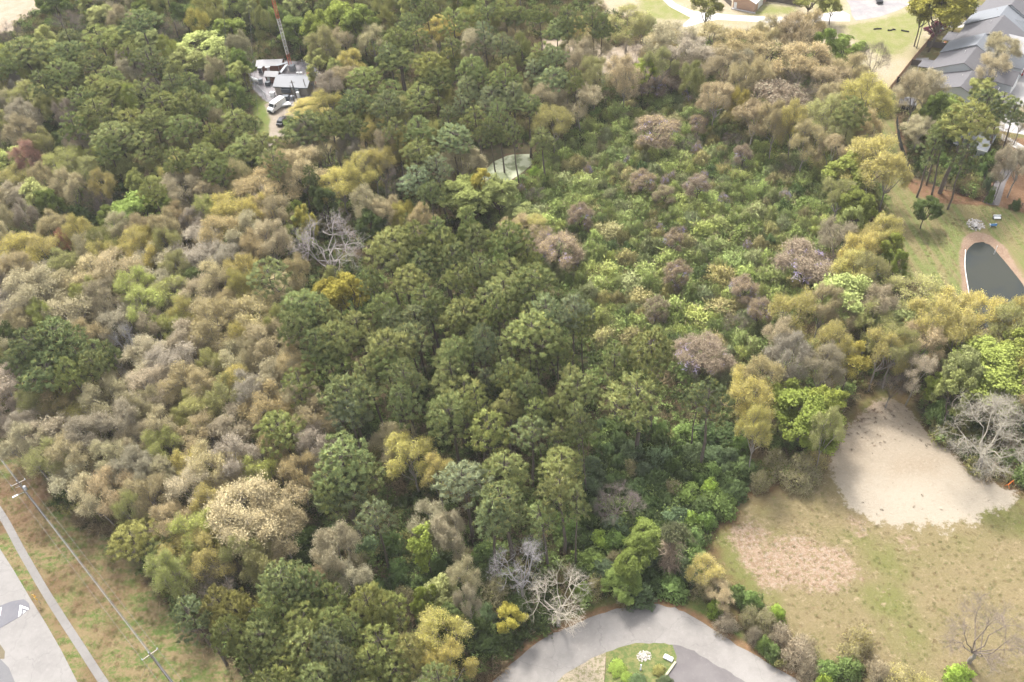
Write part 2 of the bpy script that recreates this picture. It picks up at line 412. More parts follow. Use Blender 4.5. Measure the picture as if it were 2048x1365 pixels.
def sheet(name, pts_px, z, m, kind='structure', label=None, thick=.02, world=None):
    pw = world if world is not None else [tuple(gp(x, y)[:2]) for x, y in pts_px]
    b = B(); b.poly([(p[0], p[1]) for p in pw], z - thick, z)
    o = b.obj(name, m); tag(o, label, kind=kind)
    return o
def smooth_path(pts, n=6):
    P_ = [np.array(p, float) for p in pts]; P_ = [2 * P_[0] - P_[1]] + P_ + [2 * P_[-1] - P_[-2]]; o = []
    for i in range(1, len(P_) - 2):
        for k in range(n):
            t = k / n; a, b, c, d = P_[i - 1:i + 3]
            o.append(.5 * ((2 * b) + (-a + c) * t + (2 * a - 5 * b + 4 * c - d) * t * t + (-a + 3 * b - 3 * c + d) * t ** 3))
    o.append(P_[-2]); return o

def asphalt(name, c1, c2, c3, crack=True):
    s = N(name)
    P = s.pos()
    c = s.mix(s.ramp(s.noise(.22, 5, .6), .35, .65), c1, c2)
    c = s.mix(s.ramp(s.noise(1.6, 6, .75), .5, .75), c, c3)
    c = s.mix(s.ramp(s.noise(22, 3, .8), .5, .8), c, tuple(v * .75 for v in c1))
    if crack:    # crack lines wander through the slabs; darker tyre tracks and stains
        wp = s.n('ShaderNodeVectorMath', {0: P, 1: s.n('ShaderNodeVectorMath', {0: s.n('ShaderNodeTexNoise', {'Scale': .6, 'Detail': 4, 'Vector': P}).outputs[1], 'Scale': 2.2}, operation='SCALE').outputs[0]}, operation='ADD').outputs[0]
        v = s.n('ShaderNodeTexVoronoi', {'Vector': wp, 'Scale': .11}, feature='DISTANCE_TO_EDGE')
        c = s.mix(s.math('MULTIPLY', s.ramp(v.outputs[0], .008, .002), .35), c, tuple(v_ * .6 for v_ in c1))
        c = s.mix(s.math('MULTIPLY', s.ramp(s.noise(.45, 6, .7, dist=.8), .50, .68), .30), c, tuple(v_ * .72 for v_ in c1))
    return s.pbr(c, .85, normal=s.bump(s.noise(30, 2), .3, .01))
road_m = asphalt('worn_asphalt', (.205, .192, .180), (.240, .226, .212), (.262, .247, .232))
curve_m = asphalt('pale_asphalt', (.215, .198, .182), (.262, .243, .224), (.288, .268, .248))
gravel_m = asphalt('gravel_drive', (.125, .112, .11), (.155, .14, .136), (.185, .168, .162), False)
conc_m = asphalt('concrete', (0.322, 0.304, 0.291), (0.360, 0.341, 0.322), (0.397, 0.378, 0.360), False)
white_conc = asphalt('bleached_concrete', (0.434, 0.415, 0.391), (0.471, 0.453, 0.428), (0.496, 0.484, 0.459), False)
dark_asph = asphalt('grey_lot', (0.223, 0.205, 0.208), (0.310, 0.285, 0.267), (0.186, 0.174, 0.180), False)

# main road, bottom left
sheet('main_road', [(-260, 760), (0, 1098), (28, 1142), (60, 1196), (92, 1248), (122, 1300), (155, 1365), (200, 1460), (-200, 1700), (-900, 1300)], .012, road_m, label='pale worn asphalt road along the bottom left edge', thick=.1)
# sidewalk: separate slabs
L_ = [(-160, 830), (-60, 955), (0, 1035), (49, 1125), (92, 1205), (126, 1265), (174, 1337), (235, 1440), (290, 1540)]
R_ = [(-150, 818), (-58, 938), (0, 1019), (38, 1084), (81, 1152), (113, 1197), (151, 1257), (205, 1330), (265, 1425), (318, 1520)]
ctr = []
for (x, y) in [(-155, 824), (-59, 946), (1, 1027), (44, 1104), (87, 1178), (120, 1231), (163, 1297), (192, 1342), (250, 1432), (304, 1530)]:
    ctr.append(np.array(gp(x, y)[:2]))
path = smooth_path(ctr, 8)
sw = empty('sidewalk', tuple(gp(100, 1200)), label='narrow grey concrete pavement running between road and grass verge'); sw['kind'] = 'structure'
seg = [0.0]
for a, b in zip(path, path[1:]): seg.append(seg[-1] + float(np.hypot(*(b - a))))
def at_len(d):
    for i in range(len(seg) - 1):
        if seg[i + 1] >= d: break
    t = (d - seg[i]) / (seg[i + 1] - seg[i]); p = path[i] * (1 - t) + path[i + 1] * t; e = (path[i + 1] - path[i]); return p, e / np.hypot(*e)
sb = B().box(-.735, -.62, -.1, .735, .62, 0)
sl_mesh = None; d = .75; k = 0
smats = asphalt('pavement_concrete', (.175, .163, .152), (.205, .192, .18), (.155, .145, .135), False)
while d < seg[-1] - 1:
    p, e = at_len(d)
    if sl_mesh is None:
        o = sb.obj('slab', smats, sw); sl_mesh = o.data
    else: o = link('slab', sl_mesh, sw)
    o.location = (p[0] - sw.location[0], p[1] - sw.location[1], .05 + rnd.uniform(-.012, .012)); o.rotation_euler = (rnd.uniform(-.006, .006), rnd.uniform(-.006, .006), math.atan2(e[1], e[0]))
    d += 1.48; k += 1

# curved road
oe = smooth_path(px2w(out_e), 4); ie = smooth_path(px2w(in_e), 4)
jit = lambda pts: [p + NR.normal(size=2) * .09 for p in pts]
sheet('curved_road', None, .016, curve_m, label='pale curved road bending through the bottom of the view', world=jit(oe) + jit(ie)[::-1], thick=.1)
sheet('gravel_driveway', [(1345, 1282), (1410, 1302), (1460, 1332), (1510, 1365), (1640, 1450), (1600, 1620), (1200, 1620), (1290, 1420), (1318, 1372), (1350, 1330), (1354, 1315), (1340, 1298)], .012, gravel_m, label='grey gravel apron inside the bend of the curved road', thick=.06)
dm = N('sandy_patch'); sandy = dm.pbr(dm.mix(dm.ramp(dm.noise(1.6, 6, .85), .46, .56), (.33, .27, .20), (.17, .16, .075)), .95)
sheet('bare_patch', [(1070, 1390), (1122, 1344), (1165, 1318), (1212, 1298), (1210, 1340), (1205, 1400), (1190, 1480), (1080, 1480)], .010, sandy, label='patchy bare sandy soil inside the bend of the road', thick=.04)
gi = N('island_grass'); isl = gi.pbr(gi.mix(gi.ramp(gi.noise(1.2, 6, .75), .42, .6), (.10, .135, .035), (.19, .18, .065)), .95, normal=gi.bump(gi.noise(6, 5), .8, .15))
sheet('grass_island', [(1212, 1340), (1212, 1296), (1262, 1280), (1310, 1276), (1342, 1282), (1354, 1315), (1350, 1330), (1318, 1372), (1290, 1420), (1200, 1440)], .014, isl, label='grassy island inside the bend of the curved road', thick=.05)
# far concrete drive and lot
sheet('concrete_drive', [(1305, -40), (1325, -15), (1352, 8), (1385, 22), (1420, 26), (1460, 30), (1520, 33), (1590, 35), (1650, 27), (1685, 22), (1700, 30), (1700, 43), (1640, 43), (1570, 48), (1490, 43), (1435, 40), (1405, 45), (1375, 55), (1362, 52), (1382, 36), (1340, 14), (1295, -30)], .014, white_conc, label='white sunlit drive crossing the clearing at the top', thick=.08)
sheet('parking_lot', [(1672, -30), (1700, 12), (1704, 32), (1712, 42), (1760, 34), (1800, 20), (1850, -10), (1870, -40), (1680, -60)], .018, dark_asph, label='patchy grey parking area at the top right', thick=.08)
sheet('house_street', [(2060, 90), (2020, 170), (2002, 205), (1975, 250), (2000, 262), (2048, 270), (2120, 300), (2200, 100), (2180, 20)], .012, conc_m, label='pale street in front of the townhouses', thick=.08)
sheet('driveway', [(1966, 404), (1985, 375), (2000, 345), (2018, 318), (2040, 300), (2050, 312), (2030, 335), (2012, 365), (1998, 412), (1980, 410)], .012, gravel_m, label='grey drive leading down beside the fenced garden', thick=.06)
sheet('walkway', [(2005, 268), (2030, 282), (2060, 300), (2058, 309), (2025, 294), (2000, 278)], .016, white_conc, label='white front path near the right edge', thick=.06)

# water
s = N('pond_water')
wv = s.noise(1.6, 4, .6, vec=s.n('ShaderNodeMapping', {0: s.pos(), 3: (1, .55, 1)}).outputs[0])
pw_m = s.pbr(s.mix(s.ramp(s.noise(.07, 3), .4, .6), (.020, .026, .027), (.034, .036, .026)), .10, normal=s.bump(wv, .35, .05), **{'IOR': 1.33})
o = sheet('pond', None, -.42, pw_m, label='dark rippled pond with a bare sandy bank', world=[POND.mean(0) + (p - POND.mean(0)) * 1.06 for p in smooth_path(POND, 3)], thick=.01)
s = N('algae_water')
pat = s.noise(.28, 5, .6)
al_m = s.pbr(s.mix(s.ramp(pat, .42, .60), (.40, .42, .27), (.14, .165, .06)), .5)
sheet('algae_pond', None, -.35, al_m, label='small pond covered with pale green algae', world=[ALGAE.mean(0) + (p - ALGAE.mean(0)) * 1.05 for p in smooth_path(ALGAE, 3)], thick=.01)
# white kerb line on the left bank of the pond
kb = B(); kp = smooth_path(px2w([(1931, 500), (1930, 535), (1936, 575), (1940, 600)]), 4)
for a, b_ in zip(kp, kp[1:]): kb.rod((a[0], a[1], .02), (b_[0], b_[1], .02), .09, 5)
tag(kb.obj('bank_liner', mat('white_liner', (.75, .72, .68))), 'thin white liner edge along the left bank of the dark pond', 'liner')

# ================================================================ vegetation
def soft_normal(s, k=.82):
    """leaf and twig clusters shade together: the cluster's outward lean mixed with each leaf's own facing"""
    ln = s.n('ShaderNodeAttribute', attribute_name='lean').outputs['Vector']
    ln = s.n('ShaderNodeVectorTransform', {0: ln}, vector_type='NORMAL', convert_from='OBJECT', convert_to='WORLD').outputs[0]
    gn = s.n('ShaderNodeNewGeometry').outputs['Normal']
    a = s.n('ShaderNodeVectorMath', {0: ln, 'Scale': k}, operation='SCALE').outputs[0]
    b = s.n('ShaderNodeVectorMath', {0: gn, 'Scale': 1 - k}, operation='SCALE').outputs[0]
    c = s.n('ShaderNodeVectorMath', {0: a, 1: b}, operation='ADD').outputs[0]
    return s.n('ShaderNodeVectorMath', {0: c}, operation='NORMALIZE').outputs[0]
def leafmat(name, inst=False, tipc=None, trans=.42, lo=.60, hi=1.42):
    s = N(name)
    if inst: c = s.n('ShaderNodeAttribute', attribute_name='col', attribute_type='INSTANCER').outputs['Color']
    else: c = s.n('ShaderNodeObjectInfo').outputs['Color']
    tn = s.n('ShaderNodeAttribute', attribute_name='tone').outputs['Fac']
    f = s.n('ShaderNodeMapRange', {0: tn, 3: lo, 4: hi}).outputs[0]
    c = s.n('ShaderNodeVectorMath', {0: c, 'Scale': f}, operation='SCALE').outputs[0]
    if tipc:
        c = s.mix(s.n('ShaderNodeAttribute', attribute_name='tip').outputs['Fac'], c, tipc)
    nn = soft_normal(s)
    d = s.n('ShaderNodeBsdfDiffuse', {0: c, 'Normal': nn}); t = s.n('ShaderNodeBsdfTranslucent', {0: c, 'Normal': nn})
    mx = s.n('ShaderNodeMixShader', {0: trans, 1: d.outputs[0], 2: t.outputs[0]})
    s.t.links.new(mx.outputs[0], s.o.inputs[0])
    return s.m
def twigmat(name, c1, c2, tint=False):
    s = N(name)
    tn = s.n('ShaderNodeAttribute', attribute_name='tone').outputs['Fac']
    c = s.mix(tn, c1, c2); nn = soft_normal(s, .6)
    if tint is True: c = s.mix(1.0, c, s.n('ShaderNodeObjectInfo').outputs['Color'], 'MULTIPLY')
    elif tint: c = s.mix(tint, c, s.n('ShaderNodeObjectInfo').outputs['Color'])
    d = s.n('ShaderNodeBsdfDiffuse', {0: c, 'Normal': nn}); t = s.n('ShaderNodeBsdfTranslucent', {0: c, 'Normal': nn})
    mx = s.n('ShaderNodeMixShader', {0: .3, 1: d.outputs[0], 2: t.outputs[0]})
    s.t.links.new(mx.outputs[0], s.o.inputs[0])
    return s.m
M_needle = leafmat('pine_needles', tipc=(.62, .54, .16))
M_leaf = leafmat('leaves', trans=.42)
M_needle_i = leafmat('pine_needles_far', inst=True, tipc=(.62, .54, .16))
M_leaf_i = leafmat('undergrowth_leaves', inst=True)
M_twig = twigmat('grey_twigs', (.33, .275, .18), (.66, .57, .40), .45)
M_dead = twigmat('bleached_wood', (.40, .38, .345), (.70, .67, .62), True)
M_vine = twigmat('brown_vines', (.20, .15, .10), (.50, .40, .29))
s = N('bark'); M_bark = s.pbr(s.mix(s.noise(3, 4, .7), (.075, .058, .045), (.19, .155, .125)), .9)
s = N('pale_bark'); M_pbark = s.pbr(s.mix(s.noise(2, 4, .7), (.20, .175, .15), (.38, .345, .31)), .9)
M_flower = twigmat('wisteria_petals', (.40, .33, .56), (.68, .60, .82))

def skeleton(A, H, Rr, z0, zc, Rz, lobes=7, sub=5, term=5, r0=.26, m=0, twigs=0, trunk=True, spread=.42):
    """trunk -> lobes -> subs -> terminals; returns terminal points and their lobe centres"""
    fork = np.array([NR.normal() * .3, NR.normal() * .3, z0])
    if trunk: tube(A, curve_pts((0, 0, -.3), fork, 3, .02), np.linspace(r0, r0 * .75, 4), 6, m)
    T = []
    for i in range(lobes):
        az = i * 2.399 + NR.uniform(-.4, .4); h = (i + .5) / lobes
        el = math.asin(min(1, max(-.25, -.2 + 1.2 * h)))
        L = np.array([math.cos(az) * math.cos(el) * Rr * .58, math.sin(az) * math.cos(el) * Rr * .58, zc + math.sin(el) * Rz * .55]) * np.array([1, 1, 1]) + NR.normal(size=3) * Rr * .06
        tube(A, curve_pts(fork, L, 3, .07, -.04), np.linspace(r0 * .62, r0 * .3, 4), 5, m)
        for j in range(sub):
            dd = rdir(1, .35)[0]
            out_ = (L - np.array([0, 0, zc])); out_ /= np.linalg.norm(out_) + 1e-6
            dd = dd + out_ * .7; dd /= np.linalg.norm(dd)
            Sx = L + dd * np.array([Rr, Rr, Rz]) * spread * NR.uniform(.6, 1.0)
            tube(A, curve_pts(L, Sx, 2, .08), np.linspace(r0 * .26, r0 * .13, 3), 4, m)
            for k in range(term):
                d3 = rdir(1, .25)[0] + out_ * .5; d3 /= np.linalg.norm(d3)
                Q = Sx + d3 * Rr * .22 * NR.uniform(.5, 1.15)
                tube(A, curve_pts(Sx, Q, 2, .08), np.linspace(r0 * .11, r0 * .05, 3), 3, m)
                T.append(Q)
                for _ in range(twigs):
                    d4 = rdir(1, .2)[0] + d3 * .9; d4 /= np.linalg.norm(d4)
                    st = Sx + (Q - Sx) * NR.uniform(.2, 1)
                    E1 = st + d4 * Rr * NR.uniform(.12, .26)
                    tube(A, curve_pts(st, E1, 3, .13), np.linspace(r0 * .05, .009, 4), 3, m)
    return np.array(T)

def make_pine(seed, H=22.0, Rr=4.2, base=.60, nsub=6, dens=1.0):
    """tall bare trunk, domed crown made of smaller domes, each a shell of needle tufts at branch ends"""
    NR.seed(seed)
    A = Acc(); K = Acc()
    bend = NR.normal(size=2) * .45
    top = np.array([bend[0], bend[1], H * .95])
    tube(A, curve_pts((0, 0, -.4), top, 5, .006), np.linspace(.36, .07, 6), 6)
    zc = H * (base + (1 - base) * .42); Rz = H * (1 - base) * .56
    subs = [(np.array([bend[0], bend[1], zc + Rz * .42]), .60)]
    for i in range(nsub):
        az = i * 2 * PI / nsub + NR.uniform(-.35, .35); rr = Rr * NR.uniform(.48, .62)
        subs.append((np.array([bend[0] + math.cos(az) * rr, bend[1] + math.sin(az) * rr, zc + Rz * NR.uniform(-.38, .22)]), NR.uniform(.40, .54)))
    for c0, rs in subs:
        R1 = Rr * rs; R2 = R1 * .82
        zt = min(max(c0[2] - R1 * .7, H * base * .9), H * .9); f = zt / H
        p0 = np.array([bend[0] * f, bend[1] * f, zt])
        tube(A, curve_pts(p0, c0, 3, .06, -.05), np.linspace(.11, .06, 4), 4)
        nt_ = int(17 * dens * (rs / .5) ** 2)
        for j in range(nt_):
            h = 1 - 1.35 * (j + .5) / nt_; az = j * 2.399 + NR.uniform(-.25, .25); q_ = math.sqrt(max(0, 1 - h * h))
            k = NR.uniform(.78, 1.12)
            c = c0 + np.array([math.cos(az) * q_ * R1, math.sin(az) * q_ * R1, h * R2]) * k
            if j % 2 == 0: tube(A, curve_pts(c0, c, 2, .08), [.045, .03, .015], 3)
            r = NR.uniform(.58, .92)
            n = int(58 * dens)
            off = (c - c0) / (np.linalg.norm(c - c0) + 1e-6) * r * .5 + np.array([0, 0, r * .35])
            dm_ = c - np.array([0, 0, zc - 1.0]); dm_ /= np.linalg.norm(dm_); off = off + dm_ * r * .45
            K.nrm = c - off
            d = rdir(n, .5)
            b = c + NR.normal(size=(n, 3)) * r * np.array([.22, .22, .13])
            tn = NR.uniform(0, 1) * .4 + NR.uniform(0, 1, n) * .6
            tip = np.where(NR.uniform(size=n) < .22, NR.uniform(.3, .9, n), 0) * (d[:, 2] > .45)
            slivers(K, b, d, r * NR.uniform(.6, .95, n), .14, 0, tn, tip)
    for _ in range(int(NR.uniform(3, 8))):      # dead lower limbs
        z = H * NR.uniform(base * .6, base); az = NR.uniform(0, 6.28); ln = NR.uniform(.8, 2.6)
        tube(A, curve_pts((bend[0] * z / H, bend[1] * z / H, z), (bend[0] * z / H + math.cos(az) * ln, bend[1] * z / H + math.sin(az) * ln, z + NR.uniform(-.3, .6)), 2, .1), [.04, .03, .012], 3)
    return A.mesh('pine_trunk', [M_bark], True), K.mesh('pine_crown', [M_needle])

def make_broad(seed, kind, H=15.0, Rr=4.2):
    NR.seed(seed)
    A = Acc(); K = Acc()
    if kind == 'bud':       # grey twigs with sparse young leaves
        T = skeleton(A, H, Rr, H * .34, H * .62, H * NR.uniform(.28, .40), int(NR.choice([5, 6, 7, 8, 9])), 6, 5, .22, spread=NR.uniform(.42, .60))
        for c in T:
            n = int(26 * NR.uniform(.5, 1.4)); K.nrm = c - np.array([0, 0, 1.2]) - (c - np.array([0, 0, H * .5])) * .12
            out_ = c - np.array([0, 0, H * .5]); out_ /= np.linalg.norm(out_)
            d = rdir(n, .35) + out_ * .6; d /= np.linalg.norm(d, axis=1)[:, None]
            b = c + NR.normal(size=(n, 3)) * .30
            slivers(K, b, d, NR.uniform(.45, 1.15, n), .05, 1, NR.uniform(0, 1, n))
            n = int(66 * NR.uniform(.5, 1.4))
            e = c + rdir(n, .35) * NR.uniform(.25, 1.1, n)[:, None]
            leaves(K, e, NR.uniform(.09, .21, n), 0, NR.uniform(.1, .9) * .5 + NR.uniform(0, 1, n) * .5)
    elif kind == 'leafy':   # full fresh foliage
        T = skeleton(A, H, Rr, H * .30, H * .58, H * NR.uniform(.30, .42), int(NR.choice([6, 8, 10])), 5, 5, .22, spread=NR.uniform(.42, .6))
        for c in T:
            n = 62; K.nrm = c - np.array([0, 0, .9]) - (c - np.array([0, 0, H * .5])) * .12
            e = c + rdir(n, .2) * (NR.uniform(.2, 1.0, n) ** .6)[:, None] * np.array([.95, .95, .6])
            leaves(K, e, NR.uniform(.18, .38, n), 0, NR.uniform(0, 1) * .45 + NR.uniform(0, 1, n) * .55)
    elif kind == 'vine':    # tree smothered in brown vines
        T = skeleton(A, H, Rr, H * .35, H * .62, H * .34, 7, 5, 4, .24)
        for c in T:
            n = 48; K.nrm = c - np.array([0, 0, 1.0]) - (c - np.array([0, 0, H * .5])) * .3
            d = rdir(n, -.7)
            slivers(K, c + NR.normal(size=(n, 3)) * .45, d, NR.uniform(.6, 1.7, n), .07, 1, NR.uniform(0, 1, n))
            n = 16
            leaves(K, c + rdir(n, .3) * NR.uniform(.3, 1.0, n)[:, None], NR.uniform(.16, .30, n), 0, NR.uniform(0, 1, n))
    return A.mesh('broadleaf_trunk', [M_pbark if kind == 'bud' else M_bark], True), K.mesh('broadleaf_crown', [M_leaf, M_vine if kind == 'vine' else M_twig])

def make_bare(seed, H=13.0, Rr=5.0, dense=5, mt=None, r0=.135):
    NR.seed(seed)
    A = Acc(); K = Acc()
    T = skeleton(K, H, Rr, H * .28, H * .58, H * .36, 9, 6, 5, r0, 0, dense, trunk=False)
    tube(A, curve_pts((0, 0, -.3), (0, 0, H * .29), 3, .02), np.linspace(.32, .2, 4), 7)
    return A.mesh('dead_trunk', [M_pbark], True), K.mesh('dead_branches', [mt or M_dead])

def make_shrub(seed, kind, Rr=2.6, H=3.6):
    NR.seed(seed)
    K = Acc(); A = Acc()
    nl = 34
    cs = []
    for i in range(nl):
        az = i * 2.399; h = (i + .5) / nl; rr = math.sqrt(1 - h * h) * NR.uniform(.5, 1.25)
        cs.append((math.cos(az) * rr * Rr * .85, math.sin(az) * rr * Rr * .85, h * H * .85 * NR.uniform(.6, 1.25)))
    for i, c in enumerate(cs):
        c = np.array(c); K.nrm = c * .5 - np.array([0, 0, .4])
        tube(A, curve_pts((c[0] * .2, c[1] * .2, 0), c, 2, .06), [.05, .04, .015], 3, 0)
        if kind == 'green':
            n = 95; e = c + rdir(n, .25) * (NR.uniform(.1, 1, n) ** .5)[:, None] * .85
            leaves(K, e, NR.uniform(.16, .36, n), 0, NR.uniform(0, 1) * .4 + NR.uniform(0, 1, n) * .6)
        elif kind == 'mound':   # arching vine sprays
            n = 70; d = rdir(n, .45) + c / (np.linalg.norm(c) + .1) * .6; d /= np.linalg.norm(d, axis=1)[:, None]
            b = c + NR.normal(size=(n, 3)) * .42
            slivers(K, b, d, NR.uniform(.3, .85, n), NR.uniform(.10, .2, n), 0, NR.uniform(0, 1) * .35 + NR.uniform(0, 1, n) * .65)
            n = 40; leaves(K, c + rdir(n, .3) * .7, NR.uniform(.16, .32, n), 0, NR.uniform(0, 1, n))
            if i % 4 == 0:
                n = 30; slivers(K, c + NR.normal(size=(n, 3)) * .5, rdir(n, -.2), NR.uniform(.5, 1.1, n), .07, 1, NR.uniform(0, 1, n))
        elif kind == 'brush':   # grey-brown twiggy
            n = 75; d = rdir(n, .3) + c / (np.linalg.norm(c) + .1) * .5; d /= np.linalg.norm(d, axis=1)[:, None]
            slivers(K, c + NR.normal(size=(n, 3)) * .35, d, NR.uniform(.4, 1.0, n), .06, 1, NR.uniform(0, 1, n))
            n = 22; leaves(K, c + rdir(n, .3) * .8, NR.uniform(.14, .26, n), 0, NR.uniform(0, 1, n))
    return A.mesh('shrub_stems', [M_bark], True), K.mesh('shrub_foliage', [M_leaf, M_vine if kind == 'mound' else M_twig])

def make_flowers(seed, Rr, H, z0=0, n_=26):
    NR.seed(seed); K = Acc()
    for i in range(n_):
        az = NR.uniform(0, 2 * PI); h = NR.uniform(.25, 1); rr = math.sqrt(max(0, 1 - h * h))
        c = np.array([math.cos(az) * rr * Rr, math.sin(az) * rr * Rr, z0 + h * H])
        n = 16; slivers(K, c + NR.normal(size=(n, 3)) * .22, rdir(n, -1.1), NR.uniform(.2, .45, n), .12, 0, NR.uniform(0, 1, n))
    return K.mesh('wisteria_flowers', [M_flower])

def make_snag(seed, H=15.0):
    """tall trunk wrapped in hanging brown vines with a thin green top"""
    NR.seed(seed); A = Acc(); K = Acc()
    tube(A, curve_pts((0, 0, -.3), (.4, .2, H * .95), 5, .008), np.linspace(.32, .1, 6), 6)
    for i in range(60):
        h = NR.uniform(.12, .85); r = NR.uniform(.2, 1.5) * (1 - abs(h - .55))
        az = NR.uniform(0, 2 * PI); c = np.array([math.cos(az) * r, math.sin(az) * r, H * h]); n = 30
        slivers(K, c + NR.normal(size=(n, 3)) * np.array([.3, .3, .6]), rdir(n, -1.2), NR.uniform(.8, 2.0, n), .08, 1, NR.uniform(0, 1, n))
    for i in range(34):
        c = np.array([0, 0, H * .9]) + rdir(1, .3)[0] * NR.uniform(.5, 1) * np.array([2.3, 2.3, 1.6]); n = 60
        slivers(K, c + NR.normal(size=(n, 3)) * .25, rdir(n, .5), NR.uniform(.35, .7, n), .12, 0, NR.uniform(0, 1, n))
    return A.mesh('snag_trunk', [M_bark], True), K.mesh('snag_foliage', [M_leaf, M_vine])

PR = {}   # kind -> list of (trunk mesh, crown mesh), nominal crown width, nominal height
PR['P'] = ([make_pine(1), make_pine(2, 22, 4.0, .55, 5), make_pine(3, 22, 4.4, .66, 7), make_pine(4, 22, 3.7, .52, 5), make_pine(5, 22, 4.2, .64, 6, 1.15), make_pine(6, 22, 4.2, .58, 6, .8), make_pine(7, 22, 4.4, .68, 7), make_pine(8, 22, 3.9, .50, 4, .9), make_pine(9, 22, 4.5, .62, 8)], 8.6, 22)
PR['D'] = ([make_broad(k, 'bud') for k in (11, 12, 13, 14, 15, 16, 17, 18)], 9.0, 15)
PR['G'] = ([make_broad(k, 'leafy') for k in (21, 22, 23, 24, 25, 26)], 9.4, 15)
PR['V'] = ([make_broad(k, 'vine') for k in (31, 32, 33)], 9.0, 15)
PR['B'] = ([make_bare(k, 13, 5, 3, None, .16) for k in (41, 42)] + [make_bare(43, 13, 5, 8), make_bare(44, 13, 5, 6)], 11.5, 13)
PR['S'] = ([make_shrub(k, 'green') for k in (51, 52, 53)], 6.0, 3.9)
PR['M'] = ([make_shrub(k, 'mound', 2.6, h_) for k, h_ in ((61, 3.8), (62, 3.0), (63, 2.6), (64, 3.6), (65, 2.4))], 5.6, 4.0)
PR['T'] = ([make_shrub(k, 'brush') for k in (71, 72, 73)], 6.2, 4.0)
PR['K'] = ([make_snag(k) for k in (81, 82)], 4.6, 15)
FLW = [make_flowers(91, 2.5, 3.4), make_flowers(92, 2.5, 3.4, 0, 40)]
FLT = [make_flowers(93, 4.0, 5.0, 8.0, 50)]
print('protos', round(time.time() - T0, 1))

TINT = {  # real leaf colours
 'P': {'g': (0.353, 0.403, 0.151), 'd': (0.286, 0.336, 0.134), 'y': (0.420, 0.442, 0.157), 'b': (0.347, 0.403, 0.207), 'o': (0.392, 0.381, 0.134)},
 'D': {'t': (0.583, 0.513, 0.292), 'o': (0.594, 0.486, 0.254), 'y': (0.648, 0.572, 0.173), 'l': (0.540, 0.583, 0.162), 'k': (0.497, 0.437, 0.313), 'w': (0.605, 0.551, 0.346), 'r': (0.540, 0.292, 0.205), 'e': (0.464, 0.464, 0.162)},
 'G': {'l': (.37, .42, .10), 'p': (.48, .51, .19), 'g': (.29, .36, .10), 'd': (.15, .19, .065), 'y': (.55, .50, .12), 'e': (.34, .33, .10), 'u': (.20, .06, .09)},
 'V': {'t': (0.504, 0.399, 0.210), 'g': (0.378, 0.420, 0.168), 'y': (0.609, 0.525, 0.179), 'k': (0.420, 0.357, 0.252)},
 'B': {'w': (1.0, .96, .90), 'k': (.42, .37, .32)},
 'S': {'d': (0.151, 0.208, 0.075), 'g': (0.272, 0.372, 0.114), 'l': (0.429, 0.572, 0.114), 'b': (0.194, 0.257, 0.125), 'e': (0.343, 0.336, 0.114)},
 'M': {'g': (.46, .53, .18), 'l': (.55, .62, .21), 'd': (.31, .37, .125), 'o': (.52, .48, .21), 'b': (.40, .44, .20)},
 'T': {'k': (.44, .36, .23), 'o': (.50, .36, .17), 'y': (.54, .47, .15), 'e': (.31, .29, .11)},
 'K': {'t': (.18, .20, .09), 'y': (.36, .35, .12)},
}
HGT = {'P': 21, 'D': 15, 'G': 13.5, 'V': 8, 'B': 13, 'S': 3.8, 'M': 4.6, 'T': 4.0, 'K': 16}
KN = {'P': ('pine_tree', 'pine', 'trunk', 'crown'), 'D': ('budding_tree', 'tree', 'trunk', 'crown'), 'G': ('leafy_tree', 'tree', 'trunk', 'crown'),
      'V': ('vine_covered_tree', 'tree', 'trunk', 'crown'), 'B': ('bare_tree', 'bare tree', 'trunk', 'branches'), 'S': ('evergreen_shrub', 'shrub', 'stems', 'foliage'),
      'M': ('vine_mound', 'vine mound', 'stems', 'foliage'), 'T': ('twiggy_shrub', 'shrub', 'stems', 'foliage'), 'K': ('vine_wrapped_snag', 'snag', 'trunk', 'foliage')}
ADJ = {'P': {'g': 'mid green pine', 'd': 'dark green pine', 'y': 'yellow-tipped pine', 'b': 'blue-green pine', 'o': 'olive pine'},
 'D': {'t': 'tan budding tree', 'o': 'orange-tan budding tree', 'y': 'yellow budding tree', 'l': 'lime-yellow budding tree', 'k': 'grey-brown twiggy tree', 'w': 'pale cream budding tree', 'r': 'red budding tree', 'e': 'olive budding tree'},
 'G': {'l': 'lime-green leafy tree', 'p': 'pale green leafy tree', 'g': 'fresh green leafy tree', 'd': 'dark green leafy tree', 'y': 'yellow leafy tree', 'e': 'olive leafy tree', 'u': 'dark burgundy leafy tree'},
 'V': {'t': 'brown vine-covered tree', 'g': 'green vine-covered tree', 'y': 'yellowish vine-covered tree', 'k': 'grey vine-covered tree'},
 'B': {'w': 'bare white-branched tree', 'k': 'bare grey tree'},
 'S': {'d': 'dark green shrub', 'g': 'green shrub', 'l': 'bright green shrub', 'b': 'blue-green shrub', 'e': 'olive shrub'},
 'M': {'g': 'green vine mound', 'l': 'light green vine mound', 'd': 'dark green vine mound', 'o': 'olive vine mound', 'b': 'grey-green vine mound'},
 'T': {'k': 'grey-brown twiggy shrub', 'o': 'orange-brown twiggy shrub', 'y': 'yellow twiggy shrub', 'e': 'olive twiggy shrub'},
 'K': {'t': 'vine-wrapped snag', 'y': 'yellow-topped vine-wrapped snag'}}
GRP = {'P': 'pines of the wood', 'D': 'budding trees of the wood', 'G': 'leafy trees of the wood', 'V': 'trees smothered in vines', 'B': 'bare trees', 'S': 'green shrubs', 'M': 'vine mounds of the thicket', 'T': 'twiggy shrubs', 'K': 'vine-wrapped snags'}
PLACED = []   # [kind, tint, x, y, width_px, flags, custom label, height]
